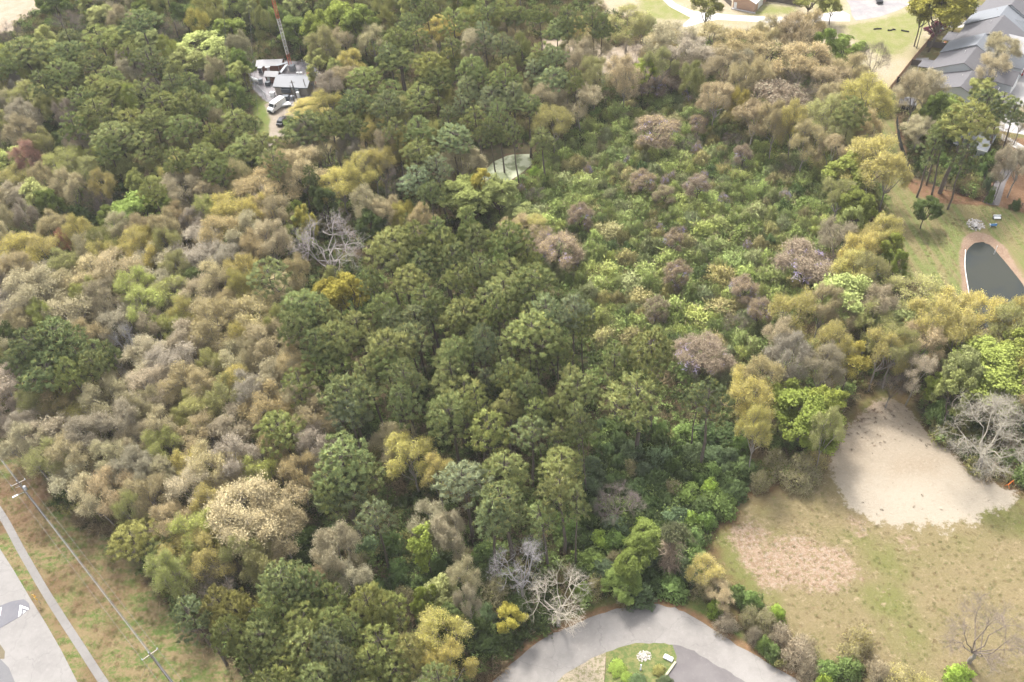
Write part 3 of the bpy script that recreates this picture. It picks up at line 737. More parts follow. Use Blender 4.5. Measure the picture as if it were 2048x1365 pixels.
def L(txt):
    for ln in txt.strip().splitlines():
        for it in ln.split(';'):
            it = it.strip()
            if not it: continue
            lab = None
            if '|' in it: it, lab = it.split('|')
            p = it.split()
            PLACED.append([p[0][0], p[0][1], float(p[1]), float(p[2]), float(p[3]), p[0][2:], lab.strip() if lab else None, float(p[4]) if len(p) > 4 else None])

# crowns of the photograph: kind+tint, centre of the crown in the picture, width; then height (m) and label where wanted
L("""
Pg 615 628 75; Py 655 640 70; Pd 600 665 60; Pd 640 692 62; Pd 590 640 60; Pg 675 685 80; Py 720 657 72; Pg 767 622 62; Pb 780 645 62; Pb 830 645 70; Py 775 707 85; Pd 825 682 76
Pg 855 615 80; Py 920 640 100; Pg 902 710 88; Pb 965 695 52; Pg 902 752 80; Py 915 792 108; Pg 955 812 62; Pd 805 770 80; Pg 740 762 70; Pg 812 805 70; Pg 695 790 90; Pb 697 832 80; Pg 602 775 72; Pg 572 865 88
Pg 655 725 70; Pg 775 742 80; Pg 905 835 100; Py 967 862 95 22 | big pale yellow-tipped pine leaning over the dark gap at the wood's centre; Pg 672 925 105 23 | largest bright mid green pine standing right of the tan trees; Pg 720 965 85; Pb 690 985 90; Pb 745 1035 72; Pg 660 1000 60
Py 930 635 62; Pg 995 625 62; Pg 1050 632 62; Pb 1100 622 72; Pb 1145 628 72; Pg 1165 652 52; Pg 1075 675 90; Pg 1007 695 62; Pd 962 682 60; Pg 922 720 60; Pg 1012 748 66; Pb 975 752 52; Pg 1060 730 64; Py 1025 770 56; Pg 1115 707 60; Py 1145 752 66
Py 1010 815 56; Pg 1122 825 56; Pd 1055 780 60; Pg 1230 712 70 24 | tall slender pine with a visible trunk left of the forked vine-draped pine; Pd 1257 735 52; Py 1310 727 92 24 | big yellow-green pine with bare forked trunk at the thicket's edge; Pg 1150 790 70; Pg 1162 832 60; Pg 1075 825 60; Pd 1055 872 80; Pg 1117 870 60; Pd 1170 865 60
Pd 1420 802 84 24 | dark umbrella-crowned pine standing alone right of the dark shrubs; Py 1112 935 82; Py 1000 945 100; Py 1122 978 104 24 | tall olive pine right above the bare white tree by the curved road; Pg 1010 1005 110; Pb 975 1028 80; Pg 1090 1032 80; Pg 1145 1012 60; Pg 1392 792 50
Pg 580 1178 84; Pg 560 1213 90; Pd 622 1198 64; Py 620 1243 82; Pg 670 1248 72; Py 612 1293 90; Pb 660 1300 72; Py 575 1348 90; Py 735 1213 84; Py 775 1232 84; Pg 722 1250 64; Py 778 1293 100; Pg 737 1322 84; Po 820 1310 84; Pg 808 1348 80; Pb 685 1340 64; Pd 522 1248 62; Po 452 1210 84; Po 490 1230 80; Po 275 1075 90 14 | dark olive pine bending over the verge beside the bright yellow tree; Pd 320 1100 70 12; Pg 650 1210 60; Pg 505 1300 80; Pg 460 1270 70; Pg 545 1290 70; Pg 880 1370 80; Pg 520 1370 80; Pg 640 1380 80; Pg 740 1390 80
Pd 70 700 92; Pd 115 690 80; Pd 160 710 80; Pd 95 745 90; Pg 190 735 62; Pg 150 750 60; Pd 215 700 50; Pd 45 720 60
Pd 535 552 84; Pg 830 490 80; Py 795 482 76; Pg 880 470 62; Pg 890 497 72; Py 775 507 82; Pg 842 527 76; Pg 905 527 62; Pg 937 450 46 23 | narrow pine on a tall wisteria-hung trunk at the thicket's left edge; Py 827 577 84; Pg 862 604 72; Py 917 572 66; Pg 1012 482 76; Pg 1062 512 50; Pg 1075 572 82; Py 1000 592 76; Pg 960 545 60; Pg 1040 600 60; Pg 740 560 50
Pd 782 188 66; Pd 714 211 66; Pb 782 215 60; Pd 623 252 82 | dark pine right of the white van's dirt track; Pg 660 250 60; Pg 793 88 52; Pg 823 52 55; Pg 834 78 46; Pd 855 30 42; Py 864 135 58; Pd 802 129 70; Pd 782 112 56; Pg 905 40 60; Pg 911 94 60; Pg 978 20 52; Pg 1010 20 55; Pg 1040 42 52; Pg 1081 40 46; Pd 1134 40 46 24 | tall pine whose trunk is thick with dark vines before the sandy clearing; Pg 1186 46 52 24 | tall open pine right of the vine-trunked pine at the sandy clearing; Pg 1200 66 40 22
Pb 996 97 56; Pg 1075 115 60; Pb 1110 123 48; Py 1013 136 52; Pg 952 142 62; Pg 1004 165 60; Pb 934 176 60; Pg 872 164 58; Pb 981 192 60; Pb 1025 188 60; Pb 1098 165 62; Pb 1069 143 52; Pd 770 232 56; Pg 834 264 60; Pb 908 288 70; Pg 843 312 60; Pb 878 337 62; Pd 626 352 32; Pg 1055 220 55; Pg 955 240 60
Pd 47 108 78; Pd 40 95 52; Pd 137 80 54; Pg 198 80 72; Pd 280 55 66 22 | dark open pine with a leaning trunk near the top left clearing; Pd 140 112 62; Pd 190 132 62; Pd 300 122 60; Pg 215 155 62; Py 190 178 52; Pd 345 170 48; Pd 382 170 62 22 | dark pine with a branching trunk left of the pale willow-like tree; Py 225 187 62; Pg 200 222 82; Pg 290 190 62; Py 265 245 72; Pg 330 212 72; Pg 370 217 62; Pg 310 252 62; Pg 240 272 72; Pd 160 200 60; Pd 145 262 60; Pg 290 290 70; Pd 220 300 60; Pg 380 260 60; Pg 400 220 60; Pd 80 165 56; Pg 410 320 60; Pd 360 320 60
Pg 463 322 64; Pg 490 300 64; Py 530 300 56; Pg 545 330 52; Pg 440 345 60
Pg 1697 226 66 20 | rounded dark pine at the edge of the mown lane; Py 1925 245 104 24 | biggest pine of all with a thick leaning trunk above the fenced garden; Pd 1955 215 70 22; Pg 1865 290 60 18; Pg 1900 275 60 20; Pd 1935 300 60; Pg 1890 250 50; Pg 2010 212 66 18 | spreading pine beside the pale street at the right edge; Pd 2035 225 50 18
""")
L("""
Dy 50 510 80; Dy 95 505 70; Do 40 555 70; Dt 75 600 96; Do 190 560 84; Dt 120 590 84; Do 230 550 80; Dw 150 640 100; Dy 272 502 60; Dt 300 530 92; Dy 290 515 60 | bright yellow budding tree at the top of the tan woodland; Dk 400 505 110; Dk 440 520 80; Do 440 468 80; Dy 462 435 70; Dt 500 470 70
Dt 330 580 76; Dl 290 622 66; Dl 340 602 76; Dt 405 600 80; Do 432 660 92; Dk 370 690 84; Dk 350 745 84; Dk 300 722 92; Dt 250 780 80; Do 385 780 84; Dy 160 790 110; Dt 210 815 90; Do 48 655 60; Dy 480 770 62; Do 585 742 62; Do 540 830 84; Dt 510 720 60
Dt 540 692 80; Do 512 640 92; Dk 100 870 92; Dk 60 850 70; Dk 180 872 82; Dk 258 852 84; Do 400 882 84; Dl 328 902 62; Dt 330 962 84; Dk 460 862 92; Dk 480 922 84; Dt 232 922 84; Dw 150 962 84; Dw 190 990 70; Do 232 980 84; Dt 300 1002 74; Dt 490 1030 135 17 | broad grey-tan twiggy tree spreading above the bare white tree at left; Do 470 975 60; Do 592 952 72; Dk 640 905 70; Do 150 920 70; Do 540 905 60
Dy 362 1108 84 | bright yellow budding tree at the edge of the roadside verge; Dl 345 1155 62; Bk 442 1166 92 | bare whitish tree tucked behind the bright yellow tree at the verge; Do 622 1172 52; Dw 682 1108 84 17 | pale cream tree on several bare stems among dark shrubs; Dy 820 922 98 | golden budding tree below the big pines at the wood's centre; Dw 792 882 78; Dy 872 952 62; Dw 862 1050 84; Dw 905 1060 60; Gl 850 1098 62 ; Dw 930 1168 58; Gp 872 1188 66; Gl 845 1200 50; Dy 890 1282 84; Dy 895 1338 80; Gy 1020 1234 56 8 | small bright yellow tree at the left bank of the curved road; Dw 935 1205 50
Gg 1262 1128 70 9 | bright green leafy tree right above the bend of the road; Gg 1285 1085 70 10; Gg 1245 1165 60 6; Kt 1340 1080 70 13 | brown vine-wrapped snag right of the bright green tree by the road; Ty 1190 1172 56; Sl 1165 1180 50; Dy 1412 1148 62 7; Do 1440 1190 50 6
Bw 1036 1128 128 18 | bare white-branched tree beside the dark pines, left of two by the road; Bw 1112 1190 150 14 | bare white-branched tree reaching over the left end of the curved road; Bw 648 482 150 20 | large bare silver tree standing between pines and the tan woodland; Bw 255 688 64 16 | bare white snag beside the dark pines at the left; Bw 230 748 56 15; Bw 1990 862 205 15 | big bare white tree at the sand patch's right edge; Bk 1235 1005 100 9 | thin bare saplings standing over dark green shrubs; Bk 1788 766 62 10 | small bare forked tree at the shaded tip of the sand patch; Vk 1560 205 112 14 ; Bk 1585 180 100 15 | large bare purple-grey tree above the vine thicket; Vkf 1618 530 112 12 | grey bare tree hung with wisteria at the thicket's right side; Vkf 1400 712 104 9 | tangled grey wisteria-hung tree at the thicket's lower edge; Bk 1400 720 90 9
Bk 1972 1272 195 12 | sparse bare tree standing alone on the dry field; Bk 1752 110 66 14 | bare dark-limbed tree beside the wooden fence end; Bk 135 45 62; Bk 342 65 56; Bk 302 172 52; Bk 405 165 42; Bk 20 70 50; Bk 62 485 60; Bk 180 405 40; Bk 205 412 36
Gp 602 462 56; Gy 612 445 40; Gl 590 430 36; Gp 665 560 40; Gy 700 590 72 15 | yellow leafy tree below the large bare silver tree; Gy 655 590 60; Do 530 392 92 | large orange-brown budding tree left of the dark shrub hollow; Do 602 350 72; Do 562 345 60; Dy 682 372 66; Dy 722 345 66; Dt 742 330 60; Bk 780 360 70 | bare pale tree among yellow trees left of the algae pond; Gp 930 392 84; Gp 992 388 66; Gy 968 370 40; Gp 1045 432 66 7; Dy 1062 462 66 8; Vtf 1120 500 76 9; Vtf 1080 480 60 8; Do 1035 455 60 8
Do 1540 92 112; Bk 1252 112 84 14 | bare spreading oak left of the tan oaks before the clearing; Dt 1340 80 84; Do 1322 92 72; Dk 1372 110 94; Dk 1410 125 84; Do 1452 140 66; Do 1480 90 84; Do 1600 122 112; Do 1642 150 112; Gg 1692 97 66 13 | bright green patch of a tree among the orange oaks; Gg 1650 85 50; Do 1540 70 60; Do 1592 70 64; Do 1702 145 70; Vtf 1312 262 80 10 | golden wisteria-hung tree in the middle of the vine thicket; Gl 1285 150 50; Vkf 1300 170 62; Vk 1345 165 60; Do 1620 60 60; Do 1430 200 60; Do 1480 170 60; Dt 1190 100 60; De 1255 50 70; De 1290 60 50
Ge 1415 12 62 14 | olive tree growing beside the white drive in the clearing; Gy 1880 20 92 18 | large yellow-green tree straddling the long wooden fence; Ge 1850 10 60 18; Ge 1920 10 60; Ge 1620 -10 70 12; Ge 1665 15 40 8
Dy 1742 330 110; Dy 1780 345 70; Gl 1702 350 86 14 | bright green tree at the bend of the mown lane; Dy 1730 490 72; Dy 1762 475 60; Dy 1722 512 62; Gl 1782 500 62; Dy 1702 545 80; Gl 1785 525 50; De 1735 560 70; Gp 1692 600 100 15 | pale cream-green leafy tree at the right of the thicket; De 1832 600 110; Dy 1900 622 104; Dy 1962 628 88; Dy 2036 640 66; Dy 1862 642 80; Gl 1992 740 130 14 | big bright lime-green leafy tree above the big bare tree; Gl 2040 700 70; Dy 1922 680 84; Dy 1762 702 72; Gy 1702 722 66; Do 1692 642 72; Do 1642 622 72; De 1742 652 70; Gl 1612 832 112 13 | lime-green leafy tree left of the sand patch; Gl 1570 800 70; Gl 1655 812 70; Dy 1502 800 84; Dy 1512 872 56; De 1652 872 60; Te 1602 945 92 5.5; Te 1556 925 72 5; Te 1520 960 56 4; Ty 1630 915 60 4; Gl 1872 772 50 9; Sg 1880 822 60 6; Dk 1642 742 70; Dk 1582 722 84; Dt 1560 690 60; De 1790 700 70; De 2020 660 80; Do 1840 690 80; Dk 1835 745 60
Dr 62 325 46 | tree with red spring buds at the far left; Dr 130 488 22; Dk 30 400 64; Gp 15 330 60; Gp 80 400 60; Gg 100 410 40; Dt 140 380 60; Sd 150 440 80 7; Gg 280 425 90 | green leafy tree standing behind two bare snags at left; Gg 230 435 50; Gg 330 410 50; Dy 360 350 46; Dw 370 385 60; Do 420 400 60
Gp 400 95 100 12 | large pale lime willow-like tree left of the fenced compound; Gp 445 118 70 12; Gp 370 120 60; Gp 95 108 46; Gp 240 75 46; Gg 365 30 52; Gp 300 90 50; Gg 460 60 60; Gg 590 60 60; Gl 630 60 60 18 | bright green leafy tree right of the lattice mast; Gl 680 40 70 18; Gg 720 50 70 18; De 650 100 50; Gp 640 130 50; Gp 672 150 46; Dy 700 130 52; Do 690 160 60; Dk 660 180 56; Dy 620 215 60 5; Dy 650 210 50; Dy 760 330 46
Dt 1830 190 70 15 | pair of tall tan trees in front of the nearest townhouse; Dt 1855 180 60 15; Gg 1900 225 76 13 | fresh green tree behind the biggest pine; Gg 1870 215 50; Dt 1985 130 60 12; Dt 2005 100 60 12; Gp 1965 175 50 8; Dk 2015 330 60 14; Gu 1866 62 30 4 | burgundy-leaved small tree inside the wooden fence; Gu 1880 50 24 4; Gd 1853 418 54 8 | small round oak standing alone on the mown lawn; Dk 2040 330 60 13; Do 1975 250 50 9; Dt 1840 260 60 9; Dt 2045 240 50 10
Sg 1500 1200 60; Te 1530 1240 66; Sg 1475 1185 50; Te 1410 1175 60; Sl 1432 1215 40; Tk 1600 1300 96 5 | large grey twiggy thicket along the right side of the curved road; Tk 1560 1270 60; Ty 1722 1280 76; Ty 1700 1310 60; Ty 1800 1352 84; Sg 1700 1335 60; Sl 1920 1350 66; Sg 1660 1340 60; Tk 1620 1340 60; Ty 1850 1370 60; Te 1500 1235 50; Sl 1555 1225 40; Tk 1760 1340 60; Te 1445 1170 50
Sb 2002 298 20 2 | round clipped dark shrub on the lawn by the white path; Sd 1985 352 24 2; Sd 2033 408 22 3 | dark clipped shrub by the drive's foot; Sb 1975 370 20; Sg 1982 390 18; Sb 2045 60 30
Gp 960 385 56 5; Gp 1000 378 50 4; Sg 1045 362 44 3; Sl 1070 345 40 3; Se 948 358 40 4; Sb 1330 1360 30 1; Sb 1275 1362 40 2 | blue-green spiky plant on the grass island in the bend; Se 1318 1340 26 1; Sl 1235 1335 40 1 | low bright green weeds on the grass island in the bend; Sl 1255 1355 30 1
""")
Z = [  # name, outline, spacing factor, mix (kind+tint, weight, width m), place words
 ('upper left pines', [(0, 95), (60, 70), (130, 60), (330, 90), (400, 150), (490, 250), (470, 340), (400, 390), (300, 390), (200, 340), (100, 190), (0, 150)], .66, [('Pd', 1.5, 7.5), ('Pg', 2.5, 7.5), ('Py', 1.5, 7), ('Dt', 2.5, 7), ('De', 3, 7), ('Dy', 1, 7), ('Gp', 1.6, 6), ('Dk', 1.2, 7), ('Dl', 1, 6)], 'in the dark stand at the upper left'),
 ('top left mix', [(60, -70), (1120, -70), (1000, 10), (840, 20), (760, 80), (640, 150), (500, 110), (420, 70), (330, 70), (200, 60), (90, 40)], .72, [('Gp', 3, 7), ('Dt', 3, 7), ('Dk', 2, 7), ('De', 3, 7), ('Gg', 3, 7), ('Pd', 1, 7), ('Dy', 1, 6)], 'in the mixed growth along the top left'),
 ('left slope', [(-40, 150), (60, 160), (120, 220), (230, 340), (330, 400), (330, 470), (200, 500), (0, 500), (-40, 500)], .70, [('De', 4, 7), ('Dt', 3, 7), ('Gd', 3, 7), ('Gg', 1, 7), ('Dk', 2, 6), ('Dy', 1, 6), ('Sd', 1, 6)], 'on the left edge of the wood'),
 ('tan woodland', [(-60, 480), (200, 460), (360, 430), (520, 410), (560, 540), (580, 600), (600, 700), (640, 860), (640, 900), (590, 960), (570, 1100), (480, 1180), (400, 1180), (340, 1130), (330, 1060), (240, 1030), (130, 1000), (60, 900), (-60, 820)], .62, [('Dt', 5, 7.5), ('Dk', 4, 7.5), ('Do', 4, 7.5), ('Dw', 2, 7), ('Dy', 1.5, 6.5), ('Dl', 1.6, 6), ('De', 1.6, 6), ('Gd', .5, 6)], 'in the tan woodland at the left'),
 ('centre pines', [(590, 600), (740, 520), (800, 450), (960, 440), (1080, 560), (1180, 620), (1200, 700), (1350, 730), (1400, 800), (1340, 830), (1200, 840), (1180, 900), (1150, 1080), (1060, 1090), (940, 1090), (900, 930), (780, 850), (650, 880), (620, 800)], .66, [('Pg', 5, 7.5), ('Py', 3, 7.5), ('Pd', 3, 7.5), ('Pb', 2, 7)], 'in the dense pine stand at the centre'),
 ('upper centre pines', [(690, 240), (740, 120), (840, 60), (960, 5), (1080, 20), (1180, 60), (1190, 180), (1130, 270), (1000, 300), (880, 420), (780, 330)], .66, [('Pb', 3, 7), ('Pg', 4, 7), ('Pd', 2, 7), ('Dy', 1.5, 7), ('Dt', 1.5, 7), ('De', 2, 7)], 'in the tall pine stand above the algae pond'),
 ('middle mix', [(480, 360), (560, 260), (640, 260), (760, 320), (860, 350), (940, 400), (960, 450), (800, 450), (720, 530), (600, 590), (530, 530), (500, 450)], .72, [('Do', 3, 7), ('Dy', 2, 6.5), ('Dt', 2, 7), ('Gd', 4, 7), ('Dk', 1, 6), ('De', 2, 7)], 'between the dirt track and the big bare tree'),
 ('track side', [(430, 260), (500, 160), (500, 120), (420, 80), (380, 100), (400, 160), (490, 240)], .7, [('Gp', 4, 7), ('Dt', 1, 6), ('Gg', 1, 6)], 'left of the fenced compound'),
 ('compound right', [(640, 120), (740, 110), (720, 230), (660, 270), (610, 240), (650, 200)], .7, [('Dy', 3, 6), ('Dk', 3, 6), ('Gp', 2, 6), ('De', 2, 6)], 'right of the fenced compound'),
 ('far oaks', [(1200, 150), (1240, 90), (1300, 70), (1480, 60), (1690, 70), (1722, 120), (1745, 190), (1740, 300), (1690, 320), (1600, 290), (1500, 240), (1400, 180), (1300, 180)], .66, [('Do', 5, 8), ('Dt', 2, 8), ('De', 4, 7), ('Dk', 1, 7), ('Dy', 1, 7)], 'among the orange-tan oaks at the upper right'),
 ('right strip', [(1690, 300), (1765, 320), (1762, 420), (1765, 500), (1790, 570), (1900, 595), (2100, 620), (2120, 840), (2000, 800), (1900, 800), (1830, 770), (1760, 760), (1700, 820), (1640, 900), (1570, 950), (1480, 900), (1500, 760), (1560, 640), (1640, 600), (1680, 450), (1660, 360)], .66, [('Dy', 4, 7.5), ('De', 4, 7.5), ('Do', 2, 7), ('Gl', 1.2, 7), ('Dt', 1, 7), ('Dk', 1, 6), ('Gp', .7, 6)], 'in the yellow-green belt at the right'),
 ('thicket', [(985, 395), (1050, 350), (1090, 290), (1200, 240), (1280, 190), (1420, 190), (1520, 240), (1640, 310), (1680, 380), (1660, 460), (1600, 600), (1500, 700), (1440, 760), (1370, 740), (1300, 690), (1200, 680), (1120, 570), (1040, 490), (990, 440)], .50, [('Mg', 8, 5.5), ('Ml', 7, 5.5), ('Md', 2, 5), ('Mb', 4, 5.5), ('Mo', 5, 5.5), ('Vtf', .3, 5), ('Bk', .9, 5), ('Vkf', .3, 5), ('Tkf', 1.2, 3.6), ('Te', .8, 4), ('Sd', 1.0, 5), ('Vg', .8, 5)], 'in the green vine thicket'),
 ('pond woods', [(1100, 280), (1180, 210), (1260, 170), (1300, 200), (1220, 240), (1140, 300)], .7, [('Sd', 4, 5.5), ('Sg', 2, 5), ('Tk', 2, 5), ('Gd', 2, 6)], 'behind the green vine thicket'),
 ('dark shrubs', [(1170, 850), (1430, 850), (1500, 900), (1490, 980), (1430, 1060), (1400, 1140), (1330, 1190), (1230, 1190), (1150, 1170), (1130, 1090), (1160, 980)], .50, [('Sd', 5, 5.5), ('Sb', 3, 5.5), ('Sg', 3, 5.5), ('Sl', .7, 4.5), ('Te', .8, 4.5)], 'in the dark shrub hollow right of the pines'),
 ('pine foot', [(320, 1190), (480, 1160), (700, 1150), (830, 1240), (900, 1290), (850, 1480), (500, 1480), (420, 1300)], .64, [('Pg', 5, 8), ('Py', 4, 8), ('Pd', 2, 7.5), ('Pb', 2, 7.5), ('Dw', .8, 7)], 'in the pine stand at the bottom edge'),
 ('lower mix', [(570, 1040), (640, 1050), (780, 1080), (920, 1080), (1000, 1120), (1130, 1160), (1120, 1230), (1060, 1250), (990, 1290), (930, 1280), (860, 1230), (700, 1150), (600, 1140)], .55, [('Sd', 6, 6), ('Sg', 2, 5.5), ('Sb', 2, 5.5), ('Te', 1.5, 5), ('Gd', 1, 6), ('Dw', .6, 6)], 'in the shady gap above the curved road'),
 ('road hedge', [(1390, 1130), (1440, 1150), (1560, 1230), (1700, 1290), (1850, 1350), (1900, 1440), (1720, 1420), (1600, 1350), (1500, 1280), (1400, 1210)], .62, [('Sg', 3, 3.2), ('Te', 3, 3.4), ('Tk', 3, 3.6), ('Ty', 2, 3.4), ('Sl', 1, 3)], 'in the hedge between curved road and field'),
 ('house trees', [(1850, 230), (1990, 240), (1985, 330), (1960, 345), (1880, 340), (1850, 300)], .8, [('Gd', 2, 6), ('Dt', 3, 6), ('Sg', 2, 4)], 'around the fenced garden'),
 ('right edge', [(1900, 800), (2000, 790), (2150, 830), (2150, 1000), (2060, 960), (1980, 950), (1900, 890)], .7, [('Sd', 3, 5), ('Sg', 3, 5), ('Te', 2, 5), ('Tk', 1, 5)], 'at the foot of the big bare tree by the sand'),
]
def inpoly(x, y, poly):
    ins = False
    for i in range(len(poly)):
        (x1, y1), (x2, y2) = poly[i - 1], poly[i]
        if (y1 > y) != (y2 > y) and x < (x2 - x1) * (y - y1) / (y2 - y1) + x1: ins = not ins
    return ins
def zone_of(x, y):
    for z in Z:
        if inpoly(x, y, z[1]): return z
    return None
open_polys = [(k, p) for k in REG for p in REG[k]]
ROADPX = [out_e + in_e[::-1]]
for _z in (0,): ROADPX.append([(900, 1420), (960, 1340), (1020, 1290), (1075, 1262), (1120, 1245), (1160, 1300), (1050, 1480)])
def in_open(x, y):
    if any(inpoly(x, y, q_) for q_ in ROADPX): return True
    for k, p in open_polys:
        if k in ('topfield', 'verge', 'field', 'lawn', 'gravel', 'track', 'backyard', 'clearing') and inpoly(x, y, p): return True
    return False
for zn in Z:
    xs_ = [p[0] for p in zn[1]]; ys_ = [p[1] for p in zn[1]]
    tot = sum(m_[1] for m_ in zn[3]); nfail = 0
    while nfail < 260:
        x = rnd.uniform(min(xs_), max(xs_)); y = rnd.uniform(min(ys_), max(ys_))
        if 940 < x < 1065 and 275 < y < 362 or 522 < x < 592 and 210 < y < 305: nfail += .3; continue
        if 488 < x < 652 and 60 < y < 222 or 1765 < x < 1960 and 60 < y < 215: nfail += .3; continue
        if not inpoly(x, y, zn[1]) or x < -70 or x > 2120 or y > 1440 or y < -60: nfail += .3; continue
        r = rnd.uniform(0, tot); 
        for kt, wgt, wm in zn[3]:
            r -= wgt
            if r <= 0: break
        k = kt[0]
        g = gp(x, y, HGT[k] * .75)
        b_ = proj((g[0], g[1], 0))
        if in_open(b_[0], b_[1]): nfail += 1; continue
        wpx = wm * (rnd.uniform(.6, 1.45) if k == 'M' else rnd.uniform(.74, 1.3)) / pxm(x, y, HGT[k] * .75)
        ok = True
        for q_ in PLACED:
            dd = math.hypot((q_[2] - x), (q_[3] - y) * 1.15)
            if dd < zn[2] * (1.18 if k == 'P' == q_[0] else 1) * .5 * (q_[4] * (1.3 if q_[0] == 'B' else 1) + wpx): ok = False; break
        if not ok: nfail += 1; continue
        PLACED.append([kt[0], kt[1], x, y, wpx, kt[2:], None, 4.5 if k == 'B' and zn[0] == 'thicket' else None]); nfail = 0
import collections
print('trees', len(PLACED), collections.Counter(p[0] for p in PLACED), round(time.time() - T0, 1))

LAND = [('the lattice mast', 575, 110), ('the white van', 552, 220), ('the cream compound building', 590, 170), ('the algae pond', 1010, 330), ('the bare silver tree', 648, 500), ('the lone bare snag at left', 255, 690),
 ('the upper left clearing', 40, 40), ('the red-budded tree', 62, 325), ('the lamp-bearing utility pole', 60, 1000), ('the second utility pole', 320, 1335), ('the bright yellow verge tree', 362, 1110),
 ('the broad twiggy tree', 490, 1030), ('the curved road', 1180, 1240), ('the bare tree over the road', 1112, 1190), ('the white tree left of the road', 1038, 1130), ('the bright green bend tree', 1262, 1128),
 ('the vine-wrapped snag', 1340, 1080), ('the umbrella pine', 1420, 800), ('the sand patch', 1800, 940), ('the big bare tree by the sand', 1982, 862), ('the big lime tree at right', 1992, 740),
 ('the lime tree by the sand', 1612, 832), ('the dark pond', 1985, 560), ('the lone lawn oak', 1853, 424), ('the mown lane', 1795, 430), ('the tangled wisteria tree', 1400, 712), ('the wisteria-hung grey tree', 1618, 530),
 ('the purple-grey bare tree', 1575, 195), ('the golden wisteria tree', 1312, 262), ('the narrow tall pine', 937, 450), ('the forked pine', 1310, 727), ('the pale leaning pine', 967, 862),
 ('the golden budding tree', 820, 922), ('the largest bright pine', 672, 925), ('the midwood yellow tree', 700, 590), ('the dark pines at left', 110, 710), ('the orange-brown tree', 530, 392), ('the pale willow-like tree', 400, 95),
 ('the vine-trunked pine', 1134, 40), ('the spreading bare oak', 1252, 112), ('the bright green oak patch', 1692, 97), ('the mulch patch', 1600, 1120), ('the pale cream tree', 682, 1108), ('the small roadside yellow tree', 1020, 1234),
 ('the biggest pine', 1925, 245), ('the townhouses', 1930, 130), ('the wooden fence', 1810, 130), ('the white drive', 1500, 38), ('the grey roadside thicket', 1600, 1300), ('the field tree', 1985, 1290), ('the two-snag green tree', 280, 425)]
def where(x, y):
    n_, lx, ly = min(LAND, key=lambda l: math.hypot(l[1] - x, (l[2] - y) * 1.2))
    dx, dy = x - lx, y - ly; d = math.hypot(dx, dy)
    a = math.degrees(math.atan2(-dy, dx)) % 360
    dirs = ['right of', 'upper right of', 'above', 'upper left of', 'left of', 'lower left of', 'below', 'lower right of']
    s_ = dirs[int((a + 22.5) // 45) % 8]
    return ('just ' if d < 55 else '' if d < 115 else 'well ') + s_ + ' ' + n_
SZ = ['small', 'mid-sized', 'large']
info = []
for p in PLACED:
    k, t_, x, y, wpx, fl, lab, h = p
    if lab is None:
        wm = wpx * pxm(x, y, HGT[k] * .75)
        nomw = PR[k][1]
        sz = SZ[0] if wm < nomw * .72 else SZ[1] if wm < nomw * .92 else SZ[2]
        base = ADJ[k][t_] + (' with wisteria' if fl == 'f' else '')
        lab = sz + ' ' + base + ' ' + where(x, y)
    info.append(lab)
cnt = collections.Counter(info)
# where two share a label, say which stands higher or lower in the photo if that decides it
byl = collections.defaultdict(list)
for i, l in enumerate(info): byl[l].append(i)
for l, ids in byl.items():
    if len(ids) == 2:
        a, b_ = sorted(ids, key=lambda i: PLACED[i][3])
        if PLACED[b_][3] - PLACED[a][3] > 14: info[a] = l.replace(' ', ' ', 1) + ', the farther of two'; info[b_] = l + ', the nearer of two'
        else:
            a, b_ = sorted(ids, key=lambda i: PLACED[i][2]); info[a] = l + ', the left of two'; info[b_] = l + ', the right of two'
    elif 3 <= len(ids) <= 6:
        ids = sorted(ids, key=lambda i: PLACED[i][2]); n_ = len(ids)
        for j, i in enumerate(ids): info[i] = l + ', ' + ('leftmost' if j == 0 else 'rightmost' if j == n_ - 1 else ('second', 'third', 'fourth', 'fifth')[j - 1] + ' from left')
for i, l in enumerate(info):
    for a_, b_ in (('well ', ''), ('just ', ''), ('mid-sized ', ''), ('small ', ''), ('large ', ''), ('photo ', ''), (' with wisteria', ''), (', the ', ', '), ('vine-covered', 'viny')):
        if len(l.split()) > 16: l = l.replace(a_, b_, 1)
    info[i] = l
PLACED_ORDER = sorted(range(len(PLACED)), key=lambda i: -PLACED[i][4])
counts = collections.Counter()
far = []
protoused = {}
